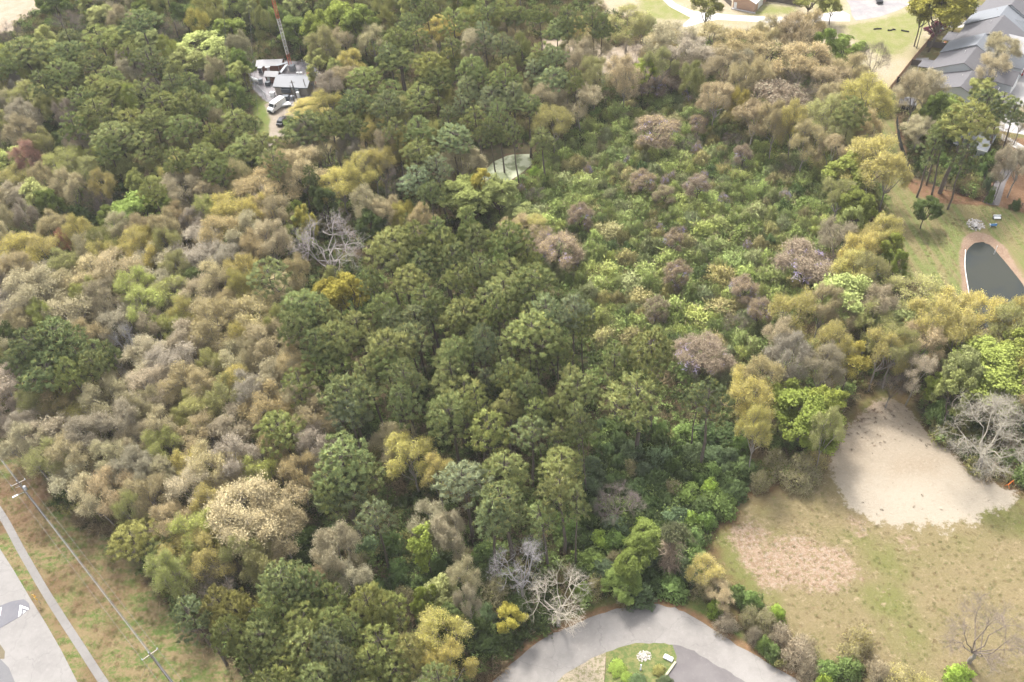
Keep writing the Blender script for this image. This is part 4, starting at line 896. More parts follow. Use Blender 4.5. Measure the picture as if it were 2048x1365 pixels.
for i in PLACED_ORDER:
    k, t_, x, y, wpx, fl, lab, h = PLACED[i]
    H = h or HGT[k] * rnd.uniform(.86, 1.12)
    if k == 'P' and h is None and y < 420: H *= .95
    zc = H * (.78 if k in 'PK' else .68 if k in 'DGVB' else .5)
    g = gp(x, y, zc)
    wm = wpx * pxm(x, y, zc) * (1.12 if k in 'P' else 1.16 if k in 'DGV' else 1.05)
    ms, nw, nh = PR[k]
    vi = rnd.randrange(len(ms))
    if k == 'B': vi = rnd.randrange(2) if t_ == 'w' and wpx < 155 else 2 + rnd.randrange(2)
    sx = wm / nw; szz = H / nh
    sx = max(sx, .35); 
    cr = TINT[k][t_]
    v_ = rnd.uniform(.80, 1.22)
    crc = (cr[0] * v_ * rnd.uniform(.95, 1.05), cr[1] * v_, cr[2] * v_ * rnd.uniform(.9, 1.12), 1)
    rz = rnd.uniform(0, 2 * PI)
    if counts[k] >= 298:
        far.append((k, vi, (g[0], g[1], 0), rz, sx, szz, crc)); continue
    counts[k] += 1
    nm, cat, n1, n2 = KN[k]
    o = bpy.data.objects.new(nm, None); C.objects.link(o)
    o.location = (g[0], g[1], 0); o.rotation_euler = (rnd.uniform(-.05, .05), rnd.uniform(-.05, .05), rz); o.scale = (sx * rnd.uniform(.88, 1.14), sx * rnd.uniform(.88, 1.14), szz)
    tag(o, info[i], cat, GRP[k])
    for n_, m_ in ((n1, ms[vi][0]), (n2, ms[vi][1])):
        c_ = bpy.data.objects.new(n_, m_); C.objects.link(c_); c_.parent = o; c_.color = crc
    if fl == 'f' and k in 'VT':
        fm = FLT[0] if k == 'V' else FLW[rnd.randrange(2)]
        c_ = bpy.data.objects.new('flowers', fm); C.objects.link(c_); c_.parent = o; c_['kind'] = 'stuff'
print('built', counts, 'far', len(far), round(time.time() - T0, 1))

# ---------------------------------------------------------------- instanced stuff (undergrowth, grass tufts)
def scatter(name, meshes, pts, rots, scls, cols, idx, label):
    coll = bpy.data.collections.new(name + '_kinds')
    for i, m_ in enumerate(meshes):
        coll.objects.link(bpy.data.objects.new('%s_kind' % name, m_))
    me = bpy.data.meshes.new(name); n = len(pts)
    me.vertices.add(n); me.vertices.foreach_set('co', np.asarray(pts, np.float32).ravel())
    for nm, ty, dat, key in (('rot', 'FLOAT_VECTOR', rots, 'vector'), ('scl', 'FLOAT_VECTOR', scls, 'vector'), ('col', 'FLOAT_COLOR', cols, 'color'), ('idx', 'INT', idx, 'value')):
        at = me.attributes.new(nm, ty, 'POINT'); at.data.foreach_set(key, np.asarray(dat, np.int32 if ty == 'INT' else np.float32).ravel())
    o = link(name, me)
    ng = bpy.data.node_groups.new(name, 'GeometryNodeTree')
    ng.interface.new_socket('Geometry', in_out='INPUT', socket_type='NodeSocketGeometry')
    ng.interface.new_socket('Geometry', in_out='OUTPUT', socket_type='NodeSocketGeometry')
    gi_, go_ = ng.nodes.new('NodeGroupInput'), ng.nodes.new('NodeGroupOutput')
    iop = ng.nodes.new('GeometryNodeInstanceOnPoints'); iop.inputs['Pick Instance'].default_value = True
    ci = ng.nodes.new('GeometryNodeCollectionInfo'); ci.inputs[0].default_value = coll; ci.inputs['Separate Children'].default_value = True; ci.inputs['Reset Children'].default_value = True
    def na(nm, ty):
        a = ng.nodes.new('GeometryNodeInputNamedAttribute'); a.data_type = ty; a.inputs[0].default_value = nm
        return [s_ for s_ in a.outputs if s_.enabled and s_.name == 'Attribute'][0]
    ng.links.new(gi_.outputs[0], iop.inputs['Points']); ng.links.new(ci.outputs[0], iop.inputs['Instance'])
    ng.links.new(na('idx', 'INT'), iop.inputs['Instance Index'])
    ng.links.new(na('rot', 'FLOAT_VECTOR'), iop.inputs['Rotation']); ng.links.new(na('scl', 'FLOAT_VECTOR'), iop.inputs['Scale'])
    ng.links.new(iop.outputs[0], go_.inputs[0])
    md = o.modifiers.new('scatter', 'NODES'); md.node_group = ng
    return tag(o, label, name.replace('_', ' '), kind='stuff')
def clump(seed, kind):
    NR.seed(seed); K = Acc()
    for i in range(9):
        c = np.array([NR.uniform(-1, 1), NR.uniform(-1, 1), NR.uniform(.2, 1.0)]); n = 34
        if kind == 0: leaves(K, c + rdir(n, .3) * NR.uniform(.1, .6, n)[:, None], NR.uniform(.10, .24, n), 0, NR.uniform(0, 1, n))
        elif kind == 1: slivers(K, c * [1, 1, .4] + NR.normal(size=(n, 3)) * .3, rdir(n, .6), NR.uniform(.4, 1.1, n), .06, 0, NR.uniform(0, 1, n))
        else: slivers(K, np.stack([NR.uniform(-1, 1, n), NR.uniform(-1, 1, n), np.zeros(n)], 1), rdir(n, 1.2), NR.uniform(.15, .5, n), .05, 0, NR.uniform(0, 1, n))
    return K.mesh('clump', [M_leaf_i])
CL = [clump(101, 0), clump(102, 0), clump(103, 1), clump(104, 2)]
# forest floor points
Rn = np.random.RandomState(5)
n0 = 120000
ux = Rn.uniform(-80, 2130, n0); uy = Rn.uniform(-50, 1450, n0)
# even density on the ground: sample in world space instead
wx = Rn.uniform(-190, 190, n0); wy = Rn.uniform(48, 318, n0)
U, V_ = proj(np.stack([wx, wy, np.zeros(n0)], 1))
keep = (U > -90) & (U < 2140) & (V_ > -60) & (V_ < 1460)
wx, wy, U, V_ = wx[keep], wy[keep], U[keep], V_[keep]
Pw = np.stack([wx, wy], 1)
dmin = np.full(len(wx), 99.0)
for k in REGW:
    for p in REGW[k]:
        dmin = np.minimum(dmin, sdf(Pw, p))
for poly in (ALGAE, POND): dmin = np.minimum(dmin, sdf(Pw, poly) - .5)
roadpoly = np.array(oe + ie[::-1]); dmin = np.minimum(dmin, sdf(Pw, roadpoly) - .6)
for pp in ([(1180, 1310), (1320, 1270), (1500, 1330), (1700, 1500), (1000, 1500)], [(2000, 160), (2140, 20), (2160, 320), (1960, 260)], [(1290, -60), (1700, 20), (1700, 60), (1380, 60)], [(930, 395), (960, 300), (1080, 290), (1090, 330), (1020, 385)]):
    dmin = np.minimum(dmin, sdf(Pw, px2w(pp)) - .2)
keep = dmin > Rn.uniform(-.3, 1.5, len(wx))
THK = [z[1] for z in Z if z[0] == 'thicket'][0]
keep &= (sdf(Pw, px2w(THK)) < 4) | (Rn.uniform(0, 1, len(wx)) < .42)
wx, wy, U, V_ = wx[keep], wy[keep], U[keep], V_[keep]
n = len(wx)
cols = np.zeros((n, 4)); cols[:, 3] = 1
pal = {'dark': (0.110, 0.143, 0.053), 'green': (0.275, 0.352, 0.116), 'brown': (0.363, 0.281, 0.165), 'lime': (0.363, 0.451, 0.154), 'tan': (0.506, 0.418, 0.253), 'olive': (0.297, 0.286, 0.110)}
mixz = {'thicket': ('lime', 'green', 'green', 'olive', 'tan', 'green'), 'dark shrubs': ('dark', 'dark', 'green'), 'lower mix': ('dark', 'dark', 'green', 'brown'), 'tan woodland': ('brown', 'tan', 'dark', 'olive'), 'centre pines': ('dark', 'green', 'brown'), 'pine foot': ('green', 'brown', 'dark'),
        'upper centre pines': ('dark', 'olive', 'brown'), 'upper left pines': ('dark', 'olive', 'brown'), 'far oaks': ('olive', 'green', 'tan'), 'right strip': ('olive', 'green', 'brown'), 'track side': ('green', 'olive', 'lime')}
idx = np.zeros(n, int)
zb = [(z[0], z[1]) for z in Z]
for i in range(n):
    zn = 'other'
    for nm_, pl in zb:
        if inpoly(U[i], V_[i] - 40, pl): zn = nm_; break
    c_ = rnd.choice(mixz.get(zn, ('dark', 'green', 'olive', 'brown')))
    idx[i] = 2 if c_ in ('brown', 'tan') else rnd.randrange(2)
    f = rnd.uniform(.75, 1.25)
    cols[i, :3] = [v * f for v in pal[c_]]
sc = Rn.uniform(.8, 1.9, n) * np.where(sdf(np.stack([wx, wy], 1), px2w(THK)) < 0, .95, 1.0)
scatter('undergrowth', CL[:3], np.stack([wx, wy, np.full(n, -.05)], 1), np.stack([np.zeros(n), np.zeros(n), Rn.uniform(0, 6.28, n)], 1), np.stack([sc, sc, sc * Rn.uniform(.6, 1.5, n)], 1), cols, idx, 'tangled green and brown undergrowth filling the ground between all the trees')
print('undergrowth', n, round(time.time() - T0, 1))
def field_pts(regs, avoid, n_, seed, lo=-.4):
    r_ = np.random.RandomState(seed); x = r_.uniform(-150, 140, n_); y = r_.uniform(50, 250, n_)
    u, v = proj(np.stack([x, y, np.zeros(n_)], 1)); P2 = np.stack([x, y], 1)
    k = (u > -60) & (u < 2110) & (v > 150) & (v < 1430); P2 = P2[k]
    d = np.full(len(P2), 99.0)
    for g_ in regs:
        for p in REGW[g_]: d = np.minimum(d, sdf(P2, p))
    k = d < lo
    for p in avoid: k &= sdf(P2, p) > .4
    return P2[k]
swp = np.concatenate([px2w(L_), px2w(R_)[::-1]])
roadp = px2w([(-260, 760), (0, 1098), (28, 1142), (60, 1196), (92, 1248), (122, 1300), (155, 1365), (200, 1460), (-200, 1700), (-900, 1300)])
tp = field_pts(['verge', 'field', 'lawn', 'bank_grass'], [roadpoly, swp, roadp, POND] + REGW['sand'] + REGW['pondbank'], 60000, 21)
n = len(tp); r_ = np.random.RandomState(3)
cl_ = np.array([(.30, .24, .13, 1), (.20, .22, .07, 1), (.14, .18, .05, 1), (.24, .16, .09, 1)])[r_.choice(4, n, p=[.42, .24, .16, .18])]
cl_[:, :3] *= r_.uniform(.85, 1.3, n)[:, None]; sc = r_.uniform(.10, .30, n) * np.where(tp[:, 0] < -30, 1.5, 1.0)
scatter('grass', [CL[3]], np.c_[tp, np.zeros(n)], np.c_[np.zeros(n), np.zeros(n), r_.uniform(0, 6.28, n)], np.c_[sc, sc, sc * r_.uniform(.3, .8, n)], cl_, np.zeros(n), 'dry and green grass tufts over the verge, the field and the mown lane')
tp = field_pts(['sand'], [], 90000, 22, -.2)
yy_ = tp[:, 1]; k = np.random.RandomState(4).uniform(0, 1, len(tp)) < np.clip((yy_ - 92) / 14, .03, .8); tp = tp[k]; n = len(tp)
cl_ = np.tile(np.array([.11, .075, .05, 1.0]), (n, 1)); cl_[:, :3] *= r_.uniform(.6, 2.0, n)[:, None]; sc = r_.uniform(.06, .22, n)
scatter('leaf_litter', [CL[2]], np.c_[tp, np.zeros(n)], np.c_[np.zeros(n), np.zeros(n), r_.uniform(0, 6.28, n)], np.c_[sc, sc, sc * .4], cl_, np.zeros(n), 'dark leaf and twig litter strewn over the sand patch')
print('tufts', round(time.time() - T0, 1))
if far:
    fm = []; fi = {}
    for k in PR:
        for vi, (tm, cm) in enumerate(PR[k][0]):
            if any(f[0] == k and f[1] == vi for f in far):
                m_ = cm.copy(); m_.materials.clear()
                m_.materials.append(M_needle_i if k == 'P' else M_leaf_i); 
                if len(cm.materials) > 1: m_.materials.append(cm.materials[1])
                fi[(k, vi)] = len(fm); fm.append(m_)
    scatter('distant_trees', fm, [f[2] for f in far], [(0, 0, f[3]) for f in far], [(f[4], f[4], f[5]) for f in far], [f[6] for f in far], [fi[(f[0], f[1])] for f in far], 'smallest crowns filling in between the larger trees of the wood')
# ================================================================ built things
def W(x, y, z=0.0): return gp(x, y, z)
def ang(a, b): return math.atan2(b[1] - a[1], b[0] - a[0])
def prism_y(b, prof, y0, y1):
    """side profile (x, z) swept across y"""
    i = len(b.v); n = len(prof)
    b.v += [(p[0], y0, p[1]) for p in prof] + [(p[0], y1, p[1]) for p in prof]
    b.f.append(tuple(range(i, i + n))); b.f.append(tuple(range(i + 2 * n - 1, i + n - 1, -1)))
    for k in range(n): b.f.append((i + (k + 1) % n, i + k, i + n + k, i + n + (k + 1) % n))
    return b
m_white = mat('white_paint', (.78, .78, .77), .4, var=.05)
m_brown = mat('brown_timber_wall', (.20, .095, .06), .8, var=.25)
m_cream = mat('cream_block_wall', (.34, .30, .26), .85)
m_croof = mat('grey_metal_roof', (.175, .18, .195), .5)
m_proof = mat('pale_metal_roof', (.33, .32, .325), .55)
m_dgrey = mat('dark_grey_steel', (.07, .085, .10), .5)
m_mgrey = mat('mid_grey_steel', (.27, .29, .31), .5)
m_galv = mat('galvanised_steel', (.42, .44, .46), .4, .4)
m_pole = mat('weathered_pole_wood', (.12, .095, .075), .9)
m_black = mat('black_rubber', (.02, .02, .022), .8)
m_glass = mat('dark_glass', (.03, .035, .04), .08, var=.05)
m_wood = mat('tan_fence_wood', (.38, .24, .15), .85, var=.25)
m_gwood = mat('grey_fence_wood', (.13, .11, .095), .9, var=.25)
m_dkfence = mat('black_fence', (.022, .024, .026), .8)
m_shing = mat('brown_grey_shingles', (.118, .113, .118), .9, var=.2, scale=1.2)
m_blues = mat('pale_blue_grey_shingles', (.175, .185, .20), .8, var=.1, scale=1.2)
m_light = mat('light_shingles', (.36, .35, .35), .8, var=.1, scale=1.2)
m_siding = mat('pale_siding', (.50, .52, .53), .7, var=.06)
m_trim = mat('white_trim', (.72, .71, .68), .6, var=.05)
m_tan = mat('tan_siding', (.42, .28, .20), .8, var=.1)
m_orange = mat('orange_mast_paint', (.52, .13, .07), .6, var=.2)
m_mastw = mat('white_mast_paint', (.66, .62, .58), .6)
m_yel = mat('yellow_sign', (.75, .42, .01), .5, var=.05)
m_rock = mat('pale_rubble', (.48, .44, .40), .9, var=.3, scale=5)
m_blue = mat('blue_plastic', (.10, .27, .55), .4)
m_conc = mat('cast_concrete', (.42, .40, .38), .9)

def gable(name, label, cat, A, ang_, wd, dp_, eave, ridge, wm, rm, group=None, along='x', over=.35, trim=None, mono=False):
    """box building, local x along its front, y towards the back"""
    o = empty(name, tuple(A[:2]) + (0,), ang_, label, cat, group)
    b = B().box(0, 0, 0, wd, dp_, eave)
    if mono:
        b.v += []; i = len(b.v)
        b.v += [(0, 0, eave), (wd, 0, eave), (wd, dp_, ridge - .05), (0, dp_, ridge - .05), (0, dp_, eave), (wd, dp_, eave)]
        b.f += [(i, i + 3, i + 4), (i + 1, i + 5, i + 2), (i + 4, i + 3, i + 2, i + 5)]
    elif along == 'x':
        i = len(b.v); b.v += [(0, 0, eave), (0, dp_, eave), (0, dp_ / 2, ridge - .08), (wd, 0, eave), (wd, dp_, eave), (wd, dp_ / 2, ridge - .08)]
        b.f += [(i, i + 2, i + 1), (i + 3, i + 4, i + 5)]
    else:
        i = len(b.v); b.v += [(0, 0, eave), (wd, 0, eave), (wd / 2, 0, ridge - .08), (0, dp_, eave), (wd, dp_, eave), (wd / 2, dp_, ridge - .08)]
        b.f += [(i, i + 1, i + 2), (i + 3, i + 5, i + 4)]
    b.obj('wall', wm, o)
    r = B(); e = over
    if mono:
        k = (ridge - eave) / dp_
        r.slab([(-e, -e, eave - k * e + .12), (wd + e, -e, eave - k * e + .12), (wd + e, dp_ + e, ridge + k * e + .12), (-e, dp_ + e, ridge + k * e + .12)], .12)
        r.obj('roof', rm, o)
    elif along == 'x':
        k = (ridge - eave) / (dp_ / 2)
        r.slab([(-e, -e, eave - k * e + .1), (wd + e, -e, eave - k * e + .1), (wd + e, dp_ / 2, ridge + .1), (-e, dp_ / 2, ridge + .1)], .12)
        r.obj('roof_slope', rm, o)
        B().slab([(-e, dp_ / 2 + .01, ridge + .1), (wd + e, dp_ / 2 + .01, ridge + .1), (wd + e, dp_ + e, eave - k * e + .1), (-e, dp_ + e, eave - k * e + .1)], .12).obj('roof_slope', rm, o)
    else:
        k = (ridge - eave) / (wd / 2)
        B().slab([(-e, -e, eave - k * e + .1), (wd / 2, -e, ridge + .1), (wd / 2, dp_ + e, ridge + .1), (-e, dp_ + e, eave - k * e + .1)], .12).obj('roof_slope', rm, o)
        B().slab([(wd / 2 + .01, -e, ridge + .1), (wd + e, -e, eave - k * e + .1), (wd + e, dp_ + e, eave - k * e + .1), (wd / 2 + .01, dp_ + e, ridge + .1)], .12).obj('roof_slope', rm, o)
    if trim:
        k = (ridge - eave) / (dp_ / 2 if along == 'x' else wd / 2); zt = eave - k * e - .05
        if along == 'x': B().box(-e, -e - .08, zt - .1, wd + e, -e - .01, zt + .13).obj('fascia', trim, o)
        else: B().box(-e - .08, -e, zt - .1, -e - .01, dp_ + e, zt + .13).obj('fascia', trim, o); B().box(wd + e + .01, -e, zt - .1, wd + e + .08, dp_ + e, zt + .13).obj('fascia', trim, o)
    return o
def door(par, x, y, w_=.95, h=2.05, m=None, side='front', name='door'):
    b = B()
    if side == 'front': b.box(x, y - .05, 0.02, x + w_, y - .003, h)
    elif side == 'right': b.box(x + .003, y, 0.02, x + .05, y + w_, h)
    else: b.box(x - .05, y, 0.02, x - .003, y + w_, h)
    o = b.obj(name, m or m_white, par)
    hb = B().box(x + w_ * .85, y - .1, 1.0, x + w_ * .93, y - .052, 1.1) if side == 'front' else B().box(x + .052, y + w_ * .85, 1.0, x + .1, y + w_ * .93, 1.1)
    hb.obj('handle', m_dgrey, o)
    return o
def window(par, x, y, z, w_, h, side='front'):
    b = B()
    if side == 'front':
        f = b.box(x, y - .06, z, x + w_, y - .003, z + h).obj('window', m_trim, par)
        for i in (0, 1):
            B().box(x + .08 + i * w_ / 2, y - .075, z + .08, x + w_ / 2 - .03 + i * (w_ / 2 - .05), y - .062, z + h - .08).obj('pane', m_glass, f)
    else:
        f = b.box(x + .003, y, z, x + .06, y + w_, z + h).obj('window', m_trim, par)
        for i in (0, 1):
            B().box(x + .062, y + .08 + i * w_ / 2, z + .08, x + .075, y + w_ / 2 - .03 + i * (w_ / 2 - .05), z + h - .08).obj('pane', m_glass, f)
    return f

# ---- compound
a, b_ = W(553, 190), W(618, 193); an = ang(a, b_); wd = (b_ - a).length
big = gable('equipment_building', 'cream equipment building with long grey roof at the front of the fenced compound', 'building', a, an, wd, 6.6, 2.9, 4.3, m_cream, m_croof, trim=m_dgrey)
door(big, wd + 0, 3.6, 1.0, 2.1, m_mgrey, 'right')
B().box(wd * .22, -.75, 1.1, wd * .50, -.02, 2.35).obj('wall_unit', m_dgrey, big, .04)
B().box(wd * .60, -.65, 1.0, wd * .76, -.02, 2.5).obj('wall_unit', m_mgrey, big, .04)
B().box(wd * .70, -1.5, 0, wd * .78, -.8, 1.9).obj('white_cabinet', m_white, big, .03)
for i, (x, y) in enumerate(((1.9, 5.9), (.75, 3.3))):
    B().box(wd + .02, y - .25, .6 + i, wd + .28, y + .25, 1.3 + i).obj('meter_box', mat('red_box', (.5, .06, .05)) if i == 0 else m_mgrey, big)
a, b_ = W(518, 147), W(566, 145); an = ang(a, b_); wd2 = (b_ - a).length
sh = gable('brown_shed', 'long brown timber shed with pale roof at the back left of the compound', 'shed', a, an, wd2, 3.4, 2.5, 3.3, m_brown, m_proof, group='sheds of the compound')
for k in range(2):
    door(sh, .5 + k * 2.3, 0, .85, 2.0, m_white)
    B().box(.35 + k * 2.3, -.95, 2.05, 1.75 + k * 2.3, -.06, 2.35).obj('hood', m_white, sh, .03)
a, b_ = W(534, 167), W(556, 168); an = ang(a, b_)
sh2 = gable('brown_shed', 'small square brown shed with a white door standing in the middle of the compound', 'shed', a, an, (b_ - a).length + .3, 2.6, 2.5, 3.2, m_brown, m_proof, group='sheds of the compound')
door(sh2, .5, 0, .9, 2.0, m_white)
B().box(.3, -1.7, 0, 1.5, -.25, 1.1).obj('plant_unit', m_mgrey, sh2, .05)
def rack_bridge(p, q, label):
    o = empty('cable_bridge', (0, 0, 0), 0, label, 'cable bridge', 'cable bridges of the compound')
    p, q = Vector(p), Vector(q); d = (q - p).normalized(); s_ = Vector((-d.y, d.x, 0)) * .42
    B().slab([tuple(p - s_), tuple(q - s_), tuple(q + s_), tuple(p + s_)], .06).obj('tray', m_mgrey, o)
    for t in (.12, .88):
        c = p + (q - p) * t
        B().rod((c.x, c.y, 0), (c.x, c.y, c.z - .07), .05).obj('leg', m_galv, o)
    return o
mb = W(583, 141)
p_ = W(553, 131, 2.75); rack_bridge(p_, (mb.x - .6, mb.y - .2, 2.75), 'grey cable bridge sloping from the long brown shed to the mast')
p_ = W(560, 146, 2.7); rack_bridge(p_, (mb.x - .7, mb.y - 1.3, 2.7), 'grey cable bridge from the small brown shed to the mast')
# equipment
def cabinet(x, y, sx_, sy_, h, m, label, rot=None, nm='cabinet'):
    c = W(x, y); o = empty(nm, tuple(c), rot if rot is not None else big.rotation_euler.z, label, 'cabinet', 'cabinets of the compound')
    B().box(-sx_ / 2, -sy_ / 2, .1, sx_ / 2, sy_ / 2, h).obj('housing', m, o, .04)
    B().box(-sx_ / 2 - .1, -sy_ / 2 - .1, 0, sx_ / 2 + .1, sy_ / 2 + .1, .098).obj('base', m_conc, o)
    B().box(-sx_ * .44, -sy_ / 2 - .03, .25, -.02, -sy_ / 2 - .002, h - .15).obj('door', m, o)
    B().box(.02, -sy_ / 2 - .03, .25, sx_ * .44, -sy_ / 2 - .002, h - .15).obj('door', m, o)
    return o
cabinet(586, 142, 1.7, 1.5, 1.9, m_mgrey, 'blue-grey cabinet right beside the foot of the lattice mast')
cabinet(546, 192, 1.3, 1.0, 1.2, m_white, 'white and black equipment box left of the cream building')
cabinet(523, 168, 1.0, .9, 1.6, m_mgrey, 'grey cabinet beside the white gas tank')
cabinet(537, 172, 1.4, 1.1, 1.3, m_dgrey, 'dark cabinet in front of the small brown shed')
cabinet(573, 201, 1.9, 1.2, 1.5, m_dgrey, 'dark generator rack in front of the cream building')
cabinet(586, 200, 1.0, .8, 1.3, m_mgrey, 'small grey cabinet left of the pole in front of the cream building')
cabinet(522, 146, 1.0, .9, 1.5, m_dgrey, 'dark narrow cabinet at the left corner of the long brown shed')
for i, (x, y) in enumerate(((596, 149), (603, 149), (617, 150))):
    cabinet(x, y, .8, .6, .7, m_white if i < 2 else mat('rusty_red', (.35, .09, .05)), ('small pale box behind the cream building nearest the mast', 'second pale box behind the cream building', 'rust-red box at the back right of the cream building')[i])
# gas tank
tc = W(510, 165); t = empty('gas_tank', tuple(tc), R(-42), 'white horizontal gas tank at the left fence of the compound', 'tank')
B().lathe([(.05, -1.75), (.42, -1.6), (.55, -1.3), (.55, 1.3), (.42, 1.6), (.05, 1.75)], 14, (0, 0, .95), 'x').obj('tank_body', m_white, t, smooth=True)
for x in (-1, 1): B().box(x - .12, -.45, 0, x + .12, .45, .55).obj('saddle', m_mgrey, t)
B().lathe([(.14, 1.48), (.14, 1.72), (.02, 1.76)], 8, (0, 0, 0)).obj('valve_dome', m_white, t)
# lattice mast
def h_at(y_px, base):
    lo, hi = 0.0, 125.0
    for _ in range(40):
        m_ = (lo + hi) / 2
        if proj((base[0], base[1], m_))[1] > y_px: lo = m_
        else: hi = m_
    return lo
mast = empty('lattice_mast', tuple(mb), .3, 'slender red and white guyed lattice mast rising out of the compound', 'mast')
h1, h2 = h_at(108, mb), h_at(37, mb)
levels = [0, h1, h2, h2 + (h2 - h1), h2 + 2 * (h2 - h1)]
print('mast levels', levels)
B().box(-.9, -.9, 0, .9, .9, .3).obj('footing', m_conc, mast)
for i in range(len(levels) - 1):
    z0, z1 = levels[i], levels[i + 1]
    if z0 > 92: break
    z1 = min(z1, 92); bb = B(); z0 = max(z0, .3)
    P3 = [(.52 * math.cos(k * 2.0944), .52 * math.sin(k * 2.0944)) for k in range(3)]
    for p in P3: bb.rod((p[0], p[1], z0), (p[0], p[1], z1), .085, 5)
    n = max(1, int((z1 - z0) / 1.05))
    for j in range(n):
        za, zb = z0 + (z1 - z0) * j / n, z0 + (z1 - z0) * (j + 1) / n
        for k in range(3):
            a, b_ = P3[k], P3[(k + 1) % 3]
            bb.rod((a[0], a[1], za), (b_[0], b_[1], za), .035, 4); bb.rod((a[0], a[1], za), (b_[0], b_[1], zb), .03, 4)
    bb.obj('section', m_orange if i % 2 == 0 else m_mastw, mast)
def wire(name, pts, r, m, label, cat='wire', group=None):
    bb = B()
    for a, b_ in zip(pts, pts[1:]): bb.rod(a, b_, r, 4)
    return tag(bb.obj(name, m), label, cat, group)
def sag(p, q, s_, n=10):
    return [tuple(p[i] + (q[i] - p[i]) * t - (s_ * 4 * t * (1 - t) if i == 2 else 0) for i in range(3)) for t in [k / n for k in range(n + 1)]]
m_wire = mat('wire_grey', (.17, .165, .165), .7)
m_wired = mat('wire_dark', (.05, .055, .06), .6)
for (px_, py_), hh, lb in (((470, 322), 88, 'longest guy wire running down left of the mast into the dark pines'), ((519, 124), 60, 'guy wire ending behind the left end of the long shed'), ((547, 122), 34, 'lowest guy wire ending behind the middle of the long shed'),
                         ((520, 280), 60, 'guy wire reaching the ground beside the dirt track'), ((760, 100), 60, 'guy wire running right of the mast into the trees')):
    g_ = W(px_, py_); wire('guy_wire', sag((mb.x, mb.y, hh), tuple(g_), .8), .035, m_wire, lb, 'guy wire', 'guy wires of the mast')
# chain link fence
def fence(name, pts, h, step, pm, fm, label, cat='fence', group=None, mesh=False, th=.03, cap=False):
    pts = [Vector((p[0], p[1], 0)) for p in pts]
    o = empty(name, tuple(pts[0]), 0, label, cat, group); off = pts[0]
    post = B().box(-.06, -.06, 0, .06, .06, h + .08); pm_ = None; panels = {}
    for a, b_ in zip(pts, pts[1:]):
        Lg = (b_ - a).length; n = max(1, round(Lg / step)); an = ang(a, b_); w_ = Lg / n
        bb = B()
        if mesh:
            for z in (.06, h): bb.rod((.06, 0, z), (w_ - .06, 0, z), .03, 4)
            k = int(w_ / .45)
            for i in range(k):
                x = .1 + i * (w_ - .2) / k
                bb.rod((x, 0, .1), (x + (w_ - .2) / k, 0, h - .05), .012, 3); bb.rod((x + (w_ - .2) / k, 0, .1), (x, 0, h - .05), .012, 3)
        else:
            bb.box(.065, -th / 2, .06, w_ - .065, th / 2, h)
            if cap: bb.box(.065, -th, h, w_ - .065, th, h + .06)
        pme = bb.obj('panel', fm, o); pme.location = a - off; pme.rotation_euler = (0, 0, an)
        for i in range(n + 1):
            if pm_ is None: c_ = post.obj('post', pm, o); pm_ = c_.data
            else: c_ = link('post', pm_, o)
            c_.location = a + (b_ - a) * (i / n) - off; c_.rotation_euler = (0, 0, an)
            if i and i < n:
                d_ = link('panel', pme.data, o); d_.location = a + (b_ - a) * (i / n) - off; d_.rotation_euler = (0, 0, an)
    return o
fence('chain_link_fence', [W(548, 207), W(533, 199), W(512, 177), W(499, 157), W(506, 142), W(516, 130)], 2.2, 3, m_galv, m_galv, 'chain link fence round the left side of the compound', mesh=True, group='compound fences')
fence('chain_link_fence', [W(606, 133), W(632, 150), W(640, 163)], 2.2, 3, m_galv, m_galv, 'chain link fence at the back right corner of the compound', mesh=True, group='compound fences')
# poles in the compound
def plain_pole(base, h, r, label, lean=(0, 0), m=None, grp='poles of the compound'):
    o = empty('pole', tuple(base), 0, label, 'pole', grp)
    bb = B(); bb.rod((0, 0, 0), (lean[0], lean[1], h), r, 8); bb.obj('shaft', m or m_pole, o)
    return o
p = plain_pole(W(597, 207), 7.2, .15, 'dark utility pole in front of the cream building', (-.3, 0))
B().rod((-.9, -.1, 6.6), (.5, .1, 6.6), .06).obj('crossarm', m_pole, p); B().lathe([(.25, 4.6), (.28, 4.7), (.28, 5.5), (.2, 5.6)], 10, (-.45, -.3, 0)).obj('transformer', m_mgrey, p, smooth=True)
plain_pole(W(616, 192), 5.2, .10, 'thin dark pole against the right end of the cream building', (-.2, .2))
plain_pole(W(590, 209), 6.0, .10, 'slim pole just left of the dark utility pole', (0, 0))
# ---- vehicles
def wheels(o, xs_, y, r, wd_=.24):
    for x in xs_:
        for s_ in (-1, 1):
            t_ = B().lathe([(r * .55, -wd_ / 2), (r, -wd_ / 2 + .03), (r, wd_ / 2 - .03), (r * .55, wd_ / 2)], 14, (x, 0, r), 'y').obj('wheel', m_black, o)
            t_.location = (0, s_ * y, 0)
            B().lathe([(r * .54, -wd_ / 2 - .01), (r * .5, wd_ / 2 + .012)], 10, (x, 0, r), 'y').obj('rim', m_mgrey, t_)
vc = (W(537, 231) + W(573, 205)) / 2
van = empty('delivery_van', tuple(vc), ang(W(573, 205), W(537, 231)), 'white high-roofed van parked nose down the dirt track below the compound', 'van')
prism_y(B(), [(-2.95, .45), (-2.98, 2.2), (-2.85, 2.58), (1.25, 2.62), (1.55, 2.5), (2.15, 1.62), (2.85, 1.32), (3.0, .95), (3.0, .42)], -1.0, 1.0).obj('body', m_white, van, .09)
i_ = 0
ws = B(); ws.slab([(1.62, -.86, 2.42), (2.14, -.86, 1.66), (2.14, .86, 1.66), (1.62, .86, 2.42)], -.03); ws.obj('windscreen', m_glass, van)
